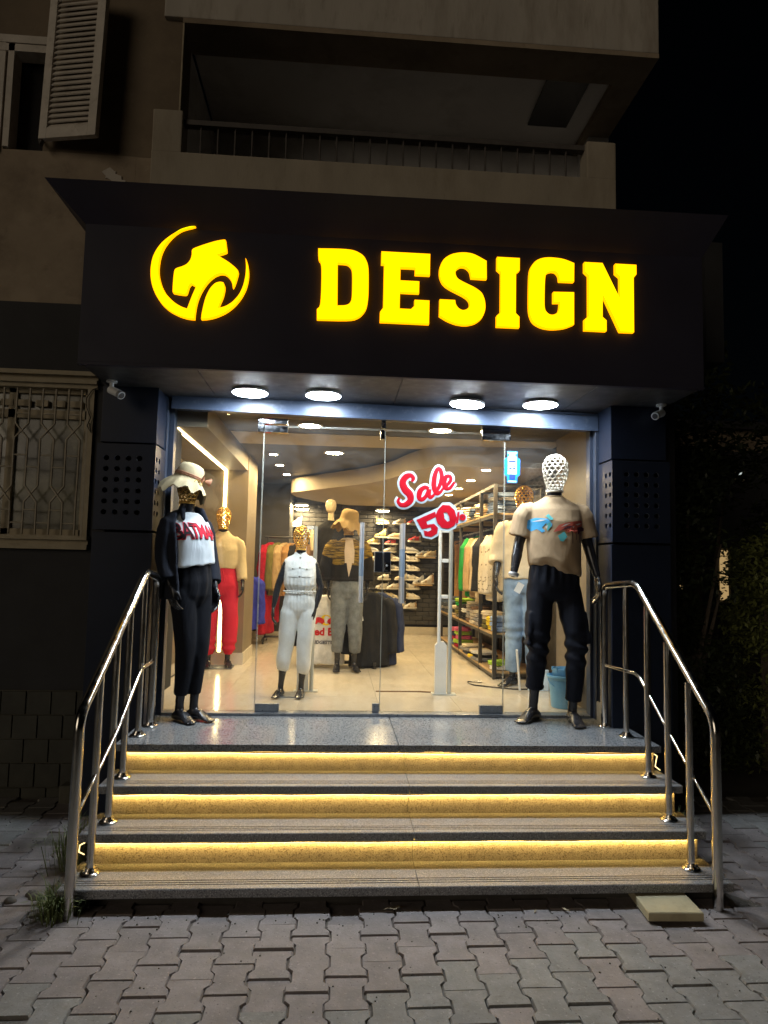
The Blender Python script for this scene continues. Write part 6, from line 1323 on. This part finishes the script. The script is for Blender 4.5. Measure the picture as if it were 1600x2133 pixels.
# shrubs
K['leaf'] = mat('shrub_leaf', (.030, .040, .012), .55, var=.45, vs=3, rvar=.1); K['leaf_lit'] = mat('shrub_leaf_lit', (.15, .17, .045), .55, var=.4, vs=3); K['bark'] = mat('bark', (.09, .07, .05), .9, var=.3, vs=12, bump=.6, bs=40)  # second leaf colour is paler, painting faint light onto one shrub
def shrub(name, label, c, h, lobes, n, leaf, m, seed):
    t = thing(name, label, 'shrub' if name == 'shrub' else 'tree', c, 'dark planting beside the shop'); rr = random.Random(seed); c = Vector(c)
    tr = MB(); tr.tube([c, c+V3(.03, .02, h*.25), c+V3(-.02, 0, h*.5)], [.06*h/2.5, .045*h/2.5, .03*h/2.5], 9); tips = []
    for lx, ly, lz, r, *nn in lobes:
        p = c+V3(lx, ly, lz); tr.tube([c+V3(0, 0, h*.2+rr.random()*h*.2), c*.5+p*.5+V3(0, 0, .05), p], [.03, .02, .008], 6)
    tr.build('trunk', K['bark'], t); vs, fs = [], []
    for lx, ly, lz, r, *nn in lobes:
        for _ in range(nn[0] if nn else n):
            d = V3(rr.gauss(0, 1), rr.gauss(0, 1), rr.gauss(0, 1)).normalized()*r*rr.uniform(.35, 1.05)**.6; p = c+V3(lx, ly, lz)+V3(d.x, d.y, d.z*.85)
            if p.z < .03 or p.y < .03 and p.x < 2.4: continue
            a = V3(rr.gauss(0, 1), rr.gauss(0, 1), rr.gauss(0, .6)).normalized(); b = a.cross(V3(rr.random(), rr.random(), 1)).normalized(); L_ = leaf*rr.uniform(.6, 1.3); k_ = len(vs)
            vs += [p-a*L_, p+b*L_*.4, p+a*L_, p-b*L_*.4]; fs.append((k_, k_+1, k_+2, k_+3))
    MB().add(vs, fs).build('crown', m, t, 0)
shrub('shrub', 'dense dark shrub just beyond the pillar with the camera', (2.42, .58, 0), 2.6, [(-.05, 0, .5, .36), (.12, -.05, .9, .38), (-.08, .1, 1.3, .33), (-.12, 0, 1.7, .33), (.0, .1, 2.1, .36), (.18, .1, 2.45, .32), (.25, 0, .4, .4), (.30, -.1, 1.75, .20, 90), (.32, -.1, 1.52, .18, 110), (.33, -.1, 1.9, .15, 60)], 1700, .032, K['leaf'], 11)
shrub('shrub', 'shrub coloured as faintly lit at the edge of the picture', (3.36, .85, 0), 2.4, [(0, 0, 1.72, .34), (.28, .1, 1.5, .4), (-.05, 0, 1.28, .33), (.05, 0, .8, .5), (-.1, 0, .35, .5), (.4, 0, 2.0, .35)], 1700, .028, K['leaf_lit'], 12)
shrub('tree', 'tall dark tree rising behind the shrubs', (4.0, 3.2, 0), 5.0, [(0, 0, 2.9, .7), (-.8, 0, 3.2, .7), (.6, .1, 3.4, .8), (-.3, 0, 4.2, .7), (-1.0, .2, 2.3, .6), (1.4, 0, 2.2, .7), (-.75, 0, 1.3, .5)], 1600, .05, K['leaf'], 13)
# house far behind the shrubs
K['warm_window'] = emis('lit_window', (1., .66, .28), .42); K['cold_window'] = emis('lit_window_pale', (.85, .95, .9), .7)
hs = thing('neighbouring_house', 'dark house with a lit window slit behind the shrubs', 'house', (9, 8, 0))
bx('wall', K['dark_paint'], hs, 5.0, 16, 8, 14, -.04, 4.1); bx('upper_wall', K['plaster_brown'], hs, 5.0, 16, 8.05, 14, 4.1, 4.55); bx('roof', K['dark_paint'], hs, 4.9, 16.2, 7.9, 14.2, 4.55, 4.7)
for x0, x1, z0, z1, m in ((7.13, 7.30, 1.15, 2.12, 'warm_window'), (7.55, 7.63, 3.55, 3.68, 'cold_window'), (6.3, 6.42, 1.35, 1.42, 'warm_window')):
    wn_ = bx('window', K['trim'], hs, x0-.05, x1+.05, 7.95, 7.998, z0-.05, z1+.05); bx('pane', K[m], wn_, x0, x1, 7.94, 7.949, z0, z1)
bpy.context.view_layer.update()
